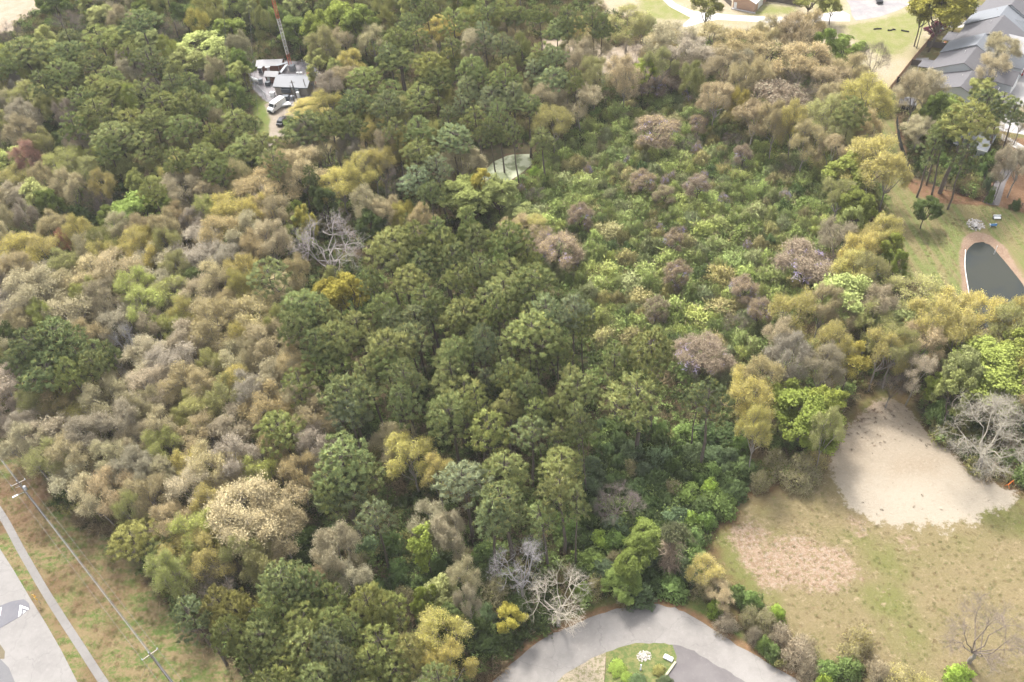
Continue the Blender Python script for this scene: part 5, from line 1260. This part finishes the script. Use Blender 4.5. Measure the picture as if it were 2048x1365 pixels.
for s_ in (-1, 1):
    prism_y(B(), [(1.0, 1.55), (1.0, 2.15), (1.45, 2.2), (1.95, 1.58)], s_ * 1.003 - .01, s_ * 1.003 + .01).obj('side_window', m_glass, van)
    B().box(2.9, s_ * .82 - .14, .92, 3.03, s_ * .82 + .14, 1.14).obj('headlight', mat('lamp_glass', (.6, .6, .62), .2), van, .02)
    B().box(1.75, s_ * 1.14 - .12, 1.5, 1.9, s_ * 1.14 + .1, 1.85).obj('mirror', m_black, van, .02)
B().box(2.92, -.96, .36, 3.1, .96, .78).obj('bumper', m_dgrey, van, .05)
B().box(-3.08, -.95, .36, -2.96, .95, .6).obj('bumper', m_dgrey, van, .03)
B().box(3.0, -.4, .84, 3.04, .4, 1.0).obj('grille', m_dgrey, van)
wheels(van, (-1.9, 2.05), .92, .36)
def car(pos, rot, col, label, pick=False):
    o = empty('parked_car', tuple(pos), rot, label, 'car', 'parked cars')
    cm = mat('car_paint_%s' % '_'.join('%02d' % int(c * 99) for c in col), col, .25, var=.04)
    prism_y(B(), [(-2.3, .35), (-2.35, .85), (-2.2, 1.0), (1.1, 1.02), (2.2, .85), (2.3, .4)], -.88, .88).obj('body', cm, o, .1)
    prism_y(B(), [(-2.0 if not pick else -.5, 1.0), (-1.6 if not pick else -.4, 1.55), (.4, 1.6), (1.15, 1.0)], -.76, .76).obj('cabin', m_glass, o, .08)
    prism_y(B(), [(-1.55 if not pick else -.35, 1.55), (-1.5 if not pick else -.3, 1.62), (.3, 1.66), (.42, 1.6)], -.72, .72).obj('roof', cm, o, .02)
    for s_ in (-1, 1): B().box(2.18, s_ * .62 - .16, .62, 2.31, s_ * .62 + .16, .78).obj('headlight', mat('lamp_glass', (.6, .6, .62), .2), o)
    wheels(o, (-1.4, 1.45), .8, .33)
    return o
car(W(566, 246), R(70), (.02, .022, .03), 'black car half hidden by trees on the dirt track below the white van')
car(W(1757, 3), R(80), (.015, .016, .02), 'black pickup parked on the grey lot at the top edge', True)
car(W(2052, 78), R(60), (.75, .75, .76), 'white car parked at the right edge beside the townhouses')
car(W(2040, 146), R(55), (.30, .05, .05), 'dark red car on the pale street in front of the townhouses')
# trailer with white sheet behind the van
tr = empty('covered_trailer', tuple(W(573, 213)), R(15), 'low trailer under a white sheet right of the van', 'trailer')
B().box(-1.3, -.9, .45, 1.3, .9, .6).obj('deck', m_mgrey, tr); prism_y(B(), [(-1.25, .605), (-1.2, 1.0), (-.3, 1.12), (.9, .9), (1.28, .605)], -.88, .88).obj('sheet', m_white, tr, .12)
wheels(tr, (0,), .98, .3, .18); B().rod((1.3, 0, .5), (2.3, 0, .45), .05).obj('drawbar', m_dgrey, tr)
# ---- utility line
A1 = W(92, 1035); T1 = W(34, 963, 11.0); top1 = W(34, 963, 11.0)
base2 = W(298, 1307, 11.0); base2 = Vector((base2.x, base2.y, 0))
A1 = Vector((top1.x, top1.y, 0))
def upole(base, arm_l, arm_r, label):
    o = empty('utility_pole', tuple(base), 0, label, 'utility pole', 'utility poles beside the sidewalk')
    bb = B(); bb.lathe([(.17, 0), (.15, 5), (.11, 11.0)], 8); bb.obj('shaft', m_pole, o, smooth=True)
    l, r_ = arm_l - base, arm_r - base
    d = (r_ - l).normalized(); sd_ = Vector((-d.y, d.x, 0)) * .13; c = (l + r_) / 2; hl = (r_ - l).length / 2
    c = Vector((0, 0, c.z)) + sd_
    B().rod(c - d * hl, c + d * hl, .075, 4).obj('crossarm', mat('pale_crossarm', (.42, .37, .32)), o)
    for t in (-.95, .95):
        q_ = c + d * hl * t; B().lathe([(.06, .06), (.09, .12), (.05, .2), (.085, .27), (.04, .34)], 8, tuple(q_)).obj('insulator', mat('insulator_grey', (.5, .52, .56)), o)
    B().lathe([(.05, 11.0), (.09, 11.08), (.05, 11.18), (.08, 11.26), (.03, 11.34)], 8).obj('insulator', mat('insulator_grey', (.5, .52, .56)), o)
    for s_ in (-1, 1): B().rod((0, 0, c.z - .9), tuple(c + d * hl * .5 * s_), .025, 4).obj('brace', m_mgrey, o)
    return o, c + Vector((base.x, base.y, 0)), d, hl
z_a = 10.4
l1, r1 = W(23, 974, z_a), W(52, 960, z_a); l2, r2 = W(284, 1324, z_a), W(316, 1301, z_a)
P1, c1, d1, hl1 = upole(A1, l1, r1, 'utility pole with transformer and street lamp at the left edge of the photo')
P2, c2, d2, hl2 = upole(base2, l2, r2, 'utility pole with down-guys near the bottom edge, nearer of the two')
lt = W(46, 978, 9.0); v_ = lt - A1
B().lathe([(.20, 8.4), (.27, 8.45), (.27, 9.3), (.20, 9.4)], 12, (.42, .05, 0)).obj('transformer', mat('transformer_grey', (.50, .52, .56), .4), P1, smooth=True)
lh = W(27, 996, 8.0) - A1
B().rod((0, 0, 7.9), (lh.x * .6, lh.y * .6, 8.15), .04).obj('lamp_arm', m_galv, P1)
hd = Vector((lh.x, lh.y, 0)).normalized()
lo_ = B(); lo_.box(0, -.17, 8.05, .95, .17, 8.22); oo = lo_.obj('lamp_head', m_white, P1, .06); oo.location = (lh.x * .58, lh.y * .58, 0); oo.rotation_euler = (0, 0, math.atan2(hd.y, hd.x))
B().rod((0, 0, 9.6), (-.9, -.15, 9.5), .03).obj('fuse_bracket', m_galv, P1)
vec = base2 - A1
for nm_, s_, z_, r_, m_, sg, lb in (('power_line', -.95, z_a + .3, .016, m_wire, .5, 'outer power line nearest the road'), ('power_line', .95, z_a + .3, .016, m_wire, .5, 'outer power line nearest the wood'), ('power_line', 0, 11.3, .016, m_wire, .5, 'top power line along the pole heads'),
                            ('cable', 0.05, 9.0, .028, m_wire, .7, 'silvery bundled cable below the pole heads'), ('cable', .16, 7.0, .05, m_wired, .9, 'thick black cable strung low between the utility poles'), ('cable', .02, 6.6, .025, m_wire, .9, 'lowest grey cable between the utility poles')):
    q1 = A1 + d1 * hl1 * s_; q2 = base2 + d2 * hl2 * s_
    seq = []
    for a, b_ in ((q1 - vec * 1.0, q1), (q1, q2), (q2, q2 + vec * .7)):
        seq += sag((a.x, a.y, z_), (b_.x, b_.y, z_), sg, 12)[(1 if seq else 0):]
    wire(nm_, seq, r_, m_, lb, 'power line' if nm_ == 'power_line' else 'cable', 'lines between the utility poles')
for (x, y), z_, lb in (((290, 1400), 10.0, 'left down-guy of the nearer utility pole'), ((308, 1400), 8.5, 'right down-guy of the nearer utility pole')):
    g_ = W(x - 30, y); wire('down_guy', [(base2.x, base2.y, z_), tuple(g_)], .02, m_wire, lb, 'guy wire', 'down-guys of the nearer pole')
# ---- hump, markings, sign
hz = .02
sheet('speed_hump', [(-60, 1236), (24, 1203), (48, 1199), (58, 1207), (60, 1218), (38, 1235), (0, 1257), (-60, 1285)], .045, asphalt('hump_asphalt', (0.124, 0.121, 0.136), (0.146, 0.143, 0.155), (0.161, 0.155, 0.161), False), thick=.04, label='darker raised speed hump across the main road')
for pts, lb in (([(40, 1210.5), (57.5, 1217), (57, 1220.5), (44, 1216), (42, 1230), (36.5, 1235)], 'white angled arrow outline painted on the speed hump'), ([(47.5, 1221.5), (52.5, 1223), (46, 1228)], 'small white triangle painted inside the arrow outline'), ([(-5, 1220), (3.5, 1214.5), (1, 1231), (-6, 1237)], 'white painted mark on the hump at the photo edge')):
    sheet('road_marking', pts, .050, m_white, thick=.003, label=lb)
sheet('road_patch', [(-120, 1330), (0, 1318), (18, 1336), (36, 1380), (40, 1480), (-160, 1480)], .016, asphalt('patch_asphalt', (0.124, 0.121, 0.124), (0.143, 0.140, 0.143), (0.155, 0.152, 0.155), False), thick=.01, label='darker asphalt patch at the bottom left corner')
sheet('median_tip', [(-60, 1292), (0, 1289), (10, 1303), (9, 1318), (-60, 1322)], .022, mat('dry_verge_soil', (.14, .115, .07), .95, var=.3), thick=.02, label='dry grassy tip of a median in the main road')
sg = empty('warning_sign', tuple(W(81, 1207)), R(-122), 'yellow double warning sign on a thin post between road and sidewalk', 'sign')
B().rod((0, 0, 0), (0, 0, 2.9), .04).obj('post', m_galv, sg)
for z_, hw, xo in ((2.45, .50, 0),):
    B().slab([(0, -hw, z_), (.0, 0, z_ + hw), (.0, hw, z_), (.0, 0, z_ - hw)], 0) if False else None
b = B(); i = 0; b.v += [(x, y, z) for x in (.05, .08) for (y, z) in ((-.55, 2.5), (0, 3.05), (.55, 2.5), (0, 1.95))]; b.f += [(0, 1, 2, 3), (7, 6, 5, 4)] + [(k, k + 4, (k + 1) % 4 + 4, (k + 1) % 4) for k in range(4)]
b.obj('diamond_panel', m_yel, sg)
b = B(); b.box(.05, -.38, 1.25, .08, .38, 1.85); b.obj('plaque', m_yel, sg)
b = B(); b.v += [(x, y, z) for x in (-.08, -.05) for (y, z) in ((-.45, 2.4), (0, 2.85), (.45, 2.4), (0, 1.95))]; b.f += [(0, 1, 2, 3), (7, 6, 5, 4)] + [(k, k + 4, (k + 1) % 4 + 4, (k + 1) % 4) for k in range(4)]
b.obj('diamond_panel', m_yel, sg)
# ---- island in the bend
def rocks(name, c, rx, ry, n, s0, s1, m, label, z=0, part_of=None):
    bb = B(); rr = random.Random(3)
    for _ in range(n):
        a_ = rr.uniform(0, 6.283); q_ = rr.random() ** .8; x, y = c[0] + rx * q_ * math.cos(a_), c[1] + ry * q_ * math.sin(a_)
        s_ = rr.uniform(s0, s1); h = s_ * rr.uniform(.5, .9); k = rr.randint(5, 7); a0 = rr.uniform(0, 6)
        zz = rr.uniform(0, .25) * (1 - q_)
        low = [(x + s_ * rr.uniform(.8, 1.1) * math.cos(a0 + j * 6.283 / k), y + s_ * rr.uniform(.8, 1.1) * math.sin(a0 + j * 6.283 / k)) for j in range(k)]
        i = len(bb.v); bb.v += [(p[0], p[1], zz - .05) for p in low] + [(x + (p[0] - x) * .65, y + (p[1] - y) * .65, zz + h) for p in low]
        bb.f += [tuple(range(i + k, i + 2 * k))] + [(i + j, i + (j + 1) % k, i + k + (j + 1) % k, i + k + j) for j in range(k)]
    return tag(bb.obj(name, m), label, 'rocks', kind='stuff')
c = W(1288, 1313); rocks('rubble', c, 1.15, .9, 240, .06, .15, m_rock, 'pile of pale rubble on the grass island in the bend')
c = W(1337, 1318); wb = empty('white_block', tuple(c), R(-35), 'bright white lumpy block at the end of the timber beam', 'block')
prism_y(B(), [(-.75, 0), (-.78, .35), (-.3, .5), (.1, .38), (.5, .52), (.72, .3), (.7, 0)], -.38, .38).obj('lump', m_white, wb, .13)
a, b_ = W(1351, 1325), W(1318, 1372); bm = empty('timber_beam', tuple(a), ang(a, b_), 'long pale timber beam lying between grass island and gravel', 'beam')
B().box(0, -.17, 0, (b_ - a).length, .17, .3).obj('beam', mat('pale_timber', (.36, .34, .24)), bm, .02)
c = W(1281, 1340); wp = empty('white_post', tuple(c), 0, 'short white leaning post below the rubble pile', 'post'); B().rod((0, 0, 0), (.12, .3, 1.0), .11).obj('shaft', m_white, wp); B().rod((0.0, -.02, 0), (0, -.02, .3), .14).obj('collar', m_mgrey, wp)
c = W(2019, 971); fr = empty('orange_barrier', tuple(c), R(30), 'small orange trestle under the big bare tree at the sand edge', 'barrier')
B().rod((-.8, 0, .8), (.8, 0, .8), .08).obj('rail', mat('safety_orange', (.75, .20, .03)), fr)
for x in (-.65, .65):
    for s_ in (-1, 1): B().rod((x, 0, .8), (x, s_ * .4, 0), .05).obj('leg', mat('safety_orange', (.75, .20, .03)), fr)
# ---- pond surroundings
c = W(1951, 450); rocks('riprap', c, 1.9, 2.1, 230, .10, .26, m_rock, 'fan of pale stones round the culvert above the pond')
c = W(1950, 457); cv = empty('culvert', tuple(c), R(-95), 'dark round culvert mouth among the pale stones above the pond', 'culvert')
B().lathe([(.40, -.9), (.40, .35), (.31, .35), (.31, -.8)], 14, (0, 0, .38), 'x').obj('pipe', m_conc, cv); B().lathe([(.30, -.1), (.30, .1)], 12, (0, 0, .38), 'x').obj('mouth', m_dkfence, cv)
c = W(1989, 506); pm = empty('marker_post', (c.x, c.y, -.5), 0, 'white marker post standing in the upper end of the pond', 'post'); B().rod((0, 0, 0), (0, 0, 2.3), .07, 8).obj('shaft', m_white, pm); B().rod((0, 0, 2.3), (0, 0, 2.36), .10, 8).obj('cap', m_trim, pm)
def bench(pos, rot, m1, m2, label, s_=1.0):
    o = empty('garden_bench', tuple(pos), rot, label, 'bench', 'benches on the pond lawn')
    B().box(-.8 * s_, -.3, .36, .8 * s_, .32, .44).obj('seat', m1, o); b = B().box(-.8 * s_, .33, .4, .8 * s_, .41, .95).obj('backrest', m1, o)
    for x in (-.8 * s_, .8 * s_):
        B().box(x - .05, -.3, .60, x + .05, .32, .66).obj('armrest', m2, o)
        for y in (-.27, .29): B().box(x - .04, y - .04, 0, x + .04, y + .04, .598 if y < 0 else .598).obj('leg', m2, o)
    return o
bench(W(1993, 439), R(-12), m_white, m_dkfence, 'black-armed white garden bench on the lawn above the pond')
bench(W(1985, 453), R(175), m_blue, m_white, 'low blue and white bench on the lawn above the pond', .8)
# ---- fences at the right
fence('board_fence', [W(1776, 187), W(1822, 129), W(1853, 92), W(1890, 48), W(1930, 0), W(1952, -26)], 1.9, 2.44, m_wood, m_wood, 'long tan board fence behind the townhouse backyards', cap=True, group='fences of the backyards')
for a, b_, lb in (((1791, 166), (1827, 171), 'dark cross fence nearest the long fence end'), ((1822, 131), (1858, 136), 'weathered cross fence second from the near end'), ((1853, 94), (1893, 99), 'grey cross fence between middle backyards'), ((1923, 35), (1955, 38), 'brown cross fence at the farthest backyard')):
    fence('board_fence', [W(*a), W(*b_)], 1.8, 2.44, m_gwood if lb[0] != 'd' else m_dkfence, m_gwood if lb[0] != 'd' else m_dkfence, lb, group='fences of the backyards')
fence('black_fence', [W(1792, 246), W(1798, 290), W(1810, 328), W(1820, 362)], 1.8, 2.6, m_dkfence, m_dkfence, 'black screen fence along the mown lane by the garden')
fence('rail_fence', [W(1820, 363), W(1868, 375), W(1915, 388), W(1965, 404), W(1985, 374), W(1994, 352)], 1.3, 2.5, m_gwood, mat('fence_mesh_brown', (.15, .11, .08), .9), 'low brown garden fence running below the biggest pine', mesh=True)
fence('rail_fence', [W(2024, 410), W(2060, 424), (W(2100, 440))], 1.3, 2.5, m_gwood, m_gwood, 'low dark fence right of the drive foot at the photo edge', mesh=True)
fence('board_fence', [W(1532, 4), W(1560, 7), W(1600, 14)], 1.9, 2.4, m_gwood, m_gwood, 'dark weathered fence right of the tan building')
fence('board_fence', [W(1440, -6), W(1462, 14)], 1.9, 2.4, m_gwood, m_gwood, 'dark fence left of the tan building')
# light pole
c = W(1833, 97); lp = empty('light_pole', tuple(c), 0, 'tall dark light pole on the grass by the long fence', 'light pole')
B().lathe([(.13, 0), (.07, 9.2)], 8).obj('shaft', m_dgrey, lp, smooth=True); B().box(-.35, -.12, 9.2, .35, .12, 9.36).obj('bracket', m_dgrey, lp)
for x in (-.55, .3): B().box(x, -.2, 9.2, x + .3, .2, 9.45).obj('lamp_head', m_white, lp, .03)
for pts, lb in (([(1747, 60), (1754, 59), (1763, 59)], 'left black silt barrier on the far grass'), ([(1775, 62), (1783, 62), (1785, 60), (1791, 61)], 'middle kinked black silt barrier on the far grass'), ([(1802, 62), (1806, 63), (1818, 65)], 'right black silt barrier on the far grass')):
    P_ = [W(x, y) for x, y in pts]
    sf = empty('silt_barrier', tuple(P_[0]), 0, lb, 'silt barrier', 'silt barriers on the far grass')
    for a, b_ in zip(P_, P_[1:]):
        q_ = B(); q_.box(0, -.05, 0, (b_ - a).length, .05, .38); oo = q_.obj('fabric', m_dkfence, sf); oo.location = a - P_[0]; oo.rotation_euler = (0, 0, ang(a, b_))
        oo = B().box(-.04, -.1, 0, .04, -.055, .6).obj('stake', m_gwood, sf); oo.location = a - P_[0]
# ---- tan building at the top
a, b_, c_ = W(1465, 17), W(1508, 26), W(1524, 12)
an = ang(a, b_); wt = (b_ - a).length; dt = 9.0
tb = gable('tan_garage', 'tan garage building with a white door beside the white drive', 'garage', a, an, wt, dt, 3.1, 4.6, m_tan, m_white, trim=m_trim, along='y')
door(tb, .35, 0, .95, 2.1, m_white); door(tb, wt, 2.6, 3.8, 2.7, m_trim, 'right', 'garage_door')
B().box(-.1, -.75, 0, wt + .6, -.12, .25).obj('kerb', m_conc, tb)
# ---- townhouses
ea, eb = W(1857, 138, 3.0), W(1967, 9, 3.0)
ra = ang(ea, eb); Lr = (eb - ea).length
print('row', ea[:], eb[:], math.degrees(ra), Lr)
units = [(-9.5, 9.3, 14, 2.8, 5.6, m_shing, -4.0), (0, 10.2, 16.5, 3.0, 7.0, m_shing, 0), (10.3, 7.0, 16.5, 3.0, 7.4, m_blues, .4), (17.4, 12.0, 17, 3.0, 7.6, m_shing, -.3), (29.5, 7.5, 16.5, 3.0, 7.2, m_blues, .5), (37.1, 11.5, 17, 3.0, 7.6, m_shing, 0), (48.7, 12, 16, 3.0, 7.0, m_shing, .6)]
ulab = ['nearest low grey-brown roofed townhouse, half hidden by tan trees', 'grey-brown roofed townhouse at the near end, with a small porch', 'pale blue-grey roofed townhouse, the nearer of two such', 'wide grey-brown roofed townhouse in the middle of the row', 'pale blue-grey roofed townhouse, the farther of two such', 'second farthest grey-brown roofed townhouse of the row', 'farthest townhouse at the top right corner of the photo']
for i, (s0, wu, du, ev, rg, rm, off) in enumerate(units):
    ax = Vector((math.cos(ra), math.sin(ra), 0)); sx_ = Vector((math.sin(ra), -math.cos(ra), 0))   # sx_: away from the fence (right side)
    o0 = Vector((ea[0], ea[1], 0)) + ax * s0 - sx_ * off
    # local x along row, y to the left of x; flip: build with depth going to the right -> origin at far side
    o1 = o0 + sx_ * du
    u = gable('townhouse', ulab[i], 'house', o1, ra, wu, du, ev, rg, m_siding, rm, 'townhouses in a row', over=.3, trim=m_trim)
    # street wing with crossing ridge
    ww = wu * .62; e = .3; x0 = wu * .2
    wy = -4.2
    bw = B().box(x0, wy, 0, x0 + ww, -.02, ev - .02)
    k = len(bw.v); rz_ = ev + (rg - ev) * .55
    bw.v += [(x0, wy, ev - .02), (x0 + ww, wy, ev - .02), (x0 + ww / 2, wy, rz_)]; bw.f.append((k, k + 1, k + 2))
    bw.obj('street_wing', m_siding, u)
    yb = du * .5 * (rz_ - ev) / (rg - ev) + .2
    wr = m_light if i in (3,) else m_shing if i % 2 else rm
    B().slab([(x0 - e, wy - e, ev - .15 + .12), (x0 + ww / 2, wy - e, rz_ + .22), (x0 + ww / 2, yb, rz_ + .22), (x0 - e, 0.0, ev + .12)], .1).obj('wing_roof', wr, u)
    B().slab([(x0 + ww / 2 + .01, wy - e, rz_ + .22), (x0 + ww + e, wy - e, ev - .15 + .12), (x0 + ww + e, 0.0, ev + .12), (x0 + ww / 2 + .01, yb, rz_ + .22)], .1).obj('wing_roof', wr, u)
    B().box(x0 + .5, wy - .06, .02, x0 + ww - .5, wy - .003, 2.3).obj('garage_door', m_trim, u)
    window(u, .4, 0, 1, 1.0, 1.3)
    # back porch roof towards the fence
    if i in (1, 3, 5):
        B().slab([(1.0, du + .4, 2.75), (wu * .55, du + .4, 2.75), (wu * .55, du + 3.2, 2.45), (1.0, du + 3.2, 2.45)], .1).obj('porch_roof', m_shing, u)
        for x in (1.2, wu * .5): B().box(x, du + 2.9, 0, x + .14, du + 3.04, 2.36).obj('porch_post', m_trim, u)
    B().box(wu * .4, du + .003, .1, wu * .4 + 1.8, du + .06, 2.1).obj('back_door', m_glass, u)
    B().lathe([(.07, rg - 1.0), (.07, rg - .3)], 6, (wu * .7, du * .62, 0)).obj('vent_pipe', m_trim, u)
# patios in the yards
for pts, lb in (([(1903, 43), (1935, 42), (1925, 56), (1896, 55)], 'white concrete patio in the far backyard'), ([(1832, 116), (1858, 116), (1852, 128), (1830, 126)], 'pale patio in the near backyard')):
    sheet('patio', pts, .03, conc_m, label=lb, thick=.05)
def gchair(pos, rot, m, label, grp):
    o = empty('garden_chair', tuple(pos), rot, label, 'chair', grp)
    B().box(-.28, -.28, .38, .28, .28, .44).obj('seat', m, o); B().box(-.28, .22, .445, .28, .28, .95).obj('backrest', m, o)
    for x in (-.25, .25):
        for y in (-.25, .25): B().box(x - .025, y - .025, 0, x + .025, y + .025, .378).obj('leg', m, o)
    return o
for i, (x, y, m_, lb) in enumerate(((1938, 52, mat('dark_red_cushion', (.25, .04, .05)), 'dark red chair on the far white patio'), (1932, 54, m_trim, 'white chair beside the dark red chair on the far patio'), (1896, 84, mat('dark_red_cushion', (.25, .04, .05)), 'dark red chair behind the middle townhouse'), (1889, 88, m_orange, 'orange chair behind the middle townhouse'), (1885, 92, m_white, 'white chair by the middle cross fence'), (1884, 60, m_white, 'white garden chair by the burgundy tree'))):
    gchair(W(x, y), i * 1.3, m_, lb, 'chairs in the backyards')
# garden patio under the biggest pine
c = W(1899, 363); sheet('stone_patio', [(1878, 355), (1892, 352), (1914, 358), (1922, 368), (1910, 374), (1895, 368), (1878, 366)], .025, asphalt('flagstone', (.30, .26, .22), (.38, .33, .28), (.24, .20, .17), False), label='round flagstone patio under the biggest pine', thick=.04)
for i, (x, y) in enumerate(((1886, 361), (1892, 356), (1903, 367), (1912, 362), (1905, 358))):
    gchair(W(x, y), i * 1.25, m_dkfence, ('black chair at the left of the flagstone patio', 'black chair at the back of the flagstone patio', 'black chair at the front of the flagstone patio', 'black chair at the right of the flagstone patio', 'black chair at the back right of the flagstone patio')[i], 'chairs on the flagstone patio')
c = W(1896, 362); tb2 = empty('garden_table', tuple(c), 0, 'small round table in the middle of the flagstone patio', 'table'); B().lathe([(.5, .66), (.5, .72)], 14).obj('tabletop', m_mgrey, tb2); B().lathe([(.05, 0), (.05, .658)], 8).obj('leg', m_dgrey, tb2)
c = W(1943, 351); bb_ = empty('bird_bath', tuple(c), 0, 'pale bird bath among the pine straw of the garden', 'bird bath'); B().lathe([(.22, 0), (.1, .15), (.09, .75)], 10).obj('pedestal', m_conc, bb_, smooth=True); B().lathe([(.12, .752), (.5, .9), (.52, .95), (.4, .9)], 14).obj('bowl', m_conc, bb_, smooth=True)
# porch with screens and the house behind the pines
a, b_ = W(1797, 225), W(1826, 227); po = gable('screened_porch', 'small grey screened porch between the long fence and the mown lane', 'porch', a, ang(a, b_), (b_ - a).length, 3.6, 2.4, 3.2, m_gwood, m_shing, over=.25)
for k in range(3): B().box(.35 + k * 1.25, -.05, .8, 1.35 + k * 1.25, -.003, 2.1).obj('screen', m_glass, po); B().box(.25 + k * 1.25, -.08, .7, .34 + k * 1.25, -.003, 2.2).obj('frame', m_trim, po)
a, b_ = W(1905, 305), W(1965, 322); ho = gable('garden_house', 'pale house mostly hidden behind the biggest pine', 'house', a, ang(a, b_), (b_ - a).length, 8, 3.0, 5.2, m_siding, m_blues, over=.4, trim=m_trim)
door(ho, 2.2, 0); window(ho, 4, 0, 1, 1.3, 1.2); window(ho, .5, 0, 1, 1.2, 1.2)
hm = bpy.data.materials.new('thin_haze'); hm.use_nodes = True; hm.node_tree.nodes.clear()
ho_ = hm.node_tree.nodes.new('ShaderNodeOutputMaterial'); hv = hm.node_tree.nodes.new('ShaderNodeVolumePrincipled')
hv.inputs['Color'].default_value = (.95, .96, 1, 1); hv.inputs['Density'].default_value = HAZE
hm.node_tree.links.new(hv.outputs[0], ho_.inputs['Volume'])
if HAZE > 0:
    tag(B().box(-5200, -5200, -2.5, 5200, 6200, 136).obj('haze', hm), 'thin pale haze lying over the whole wood', 'haze', kind='stuff')
print('all', round(time.time() - T0, 1))
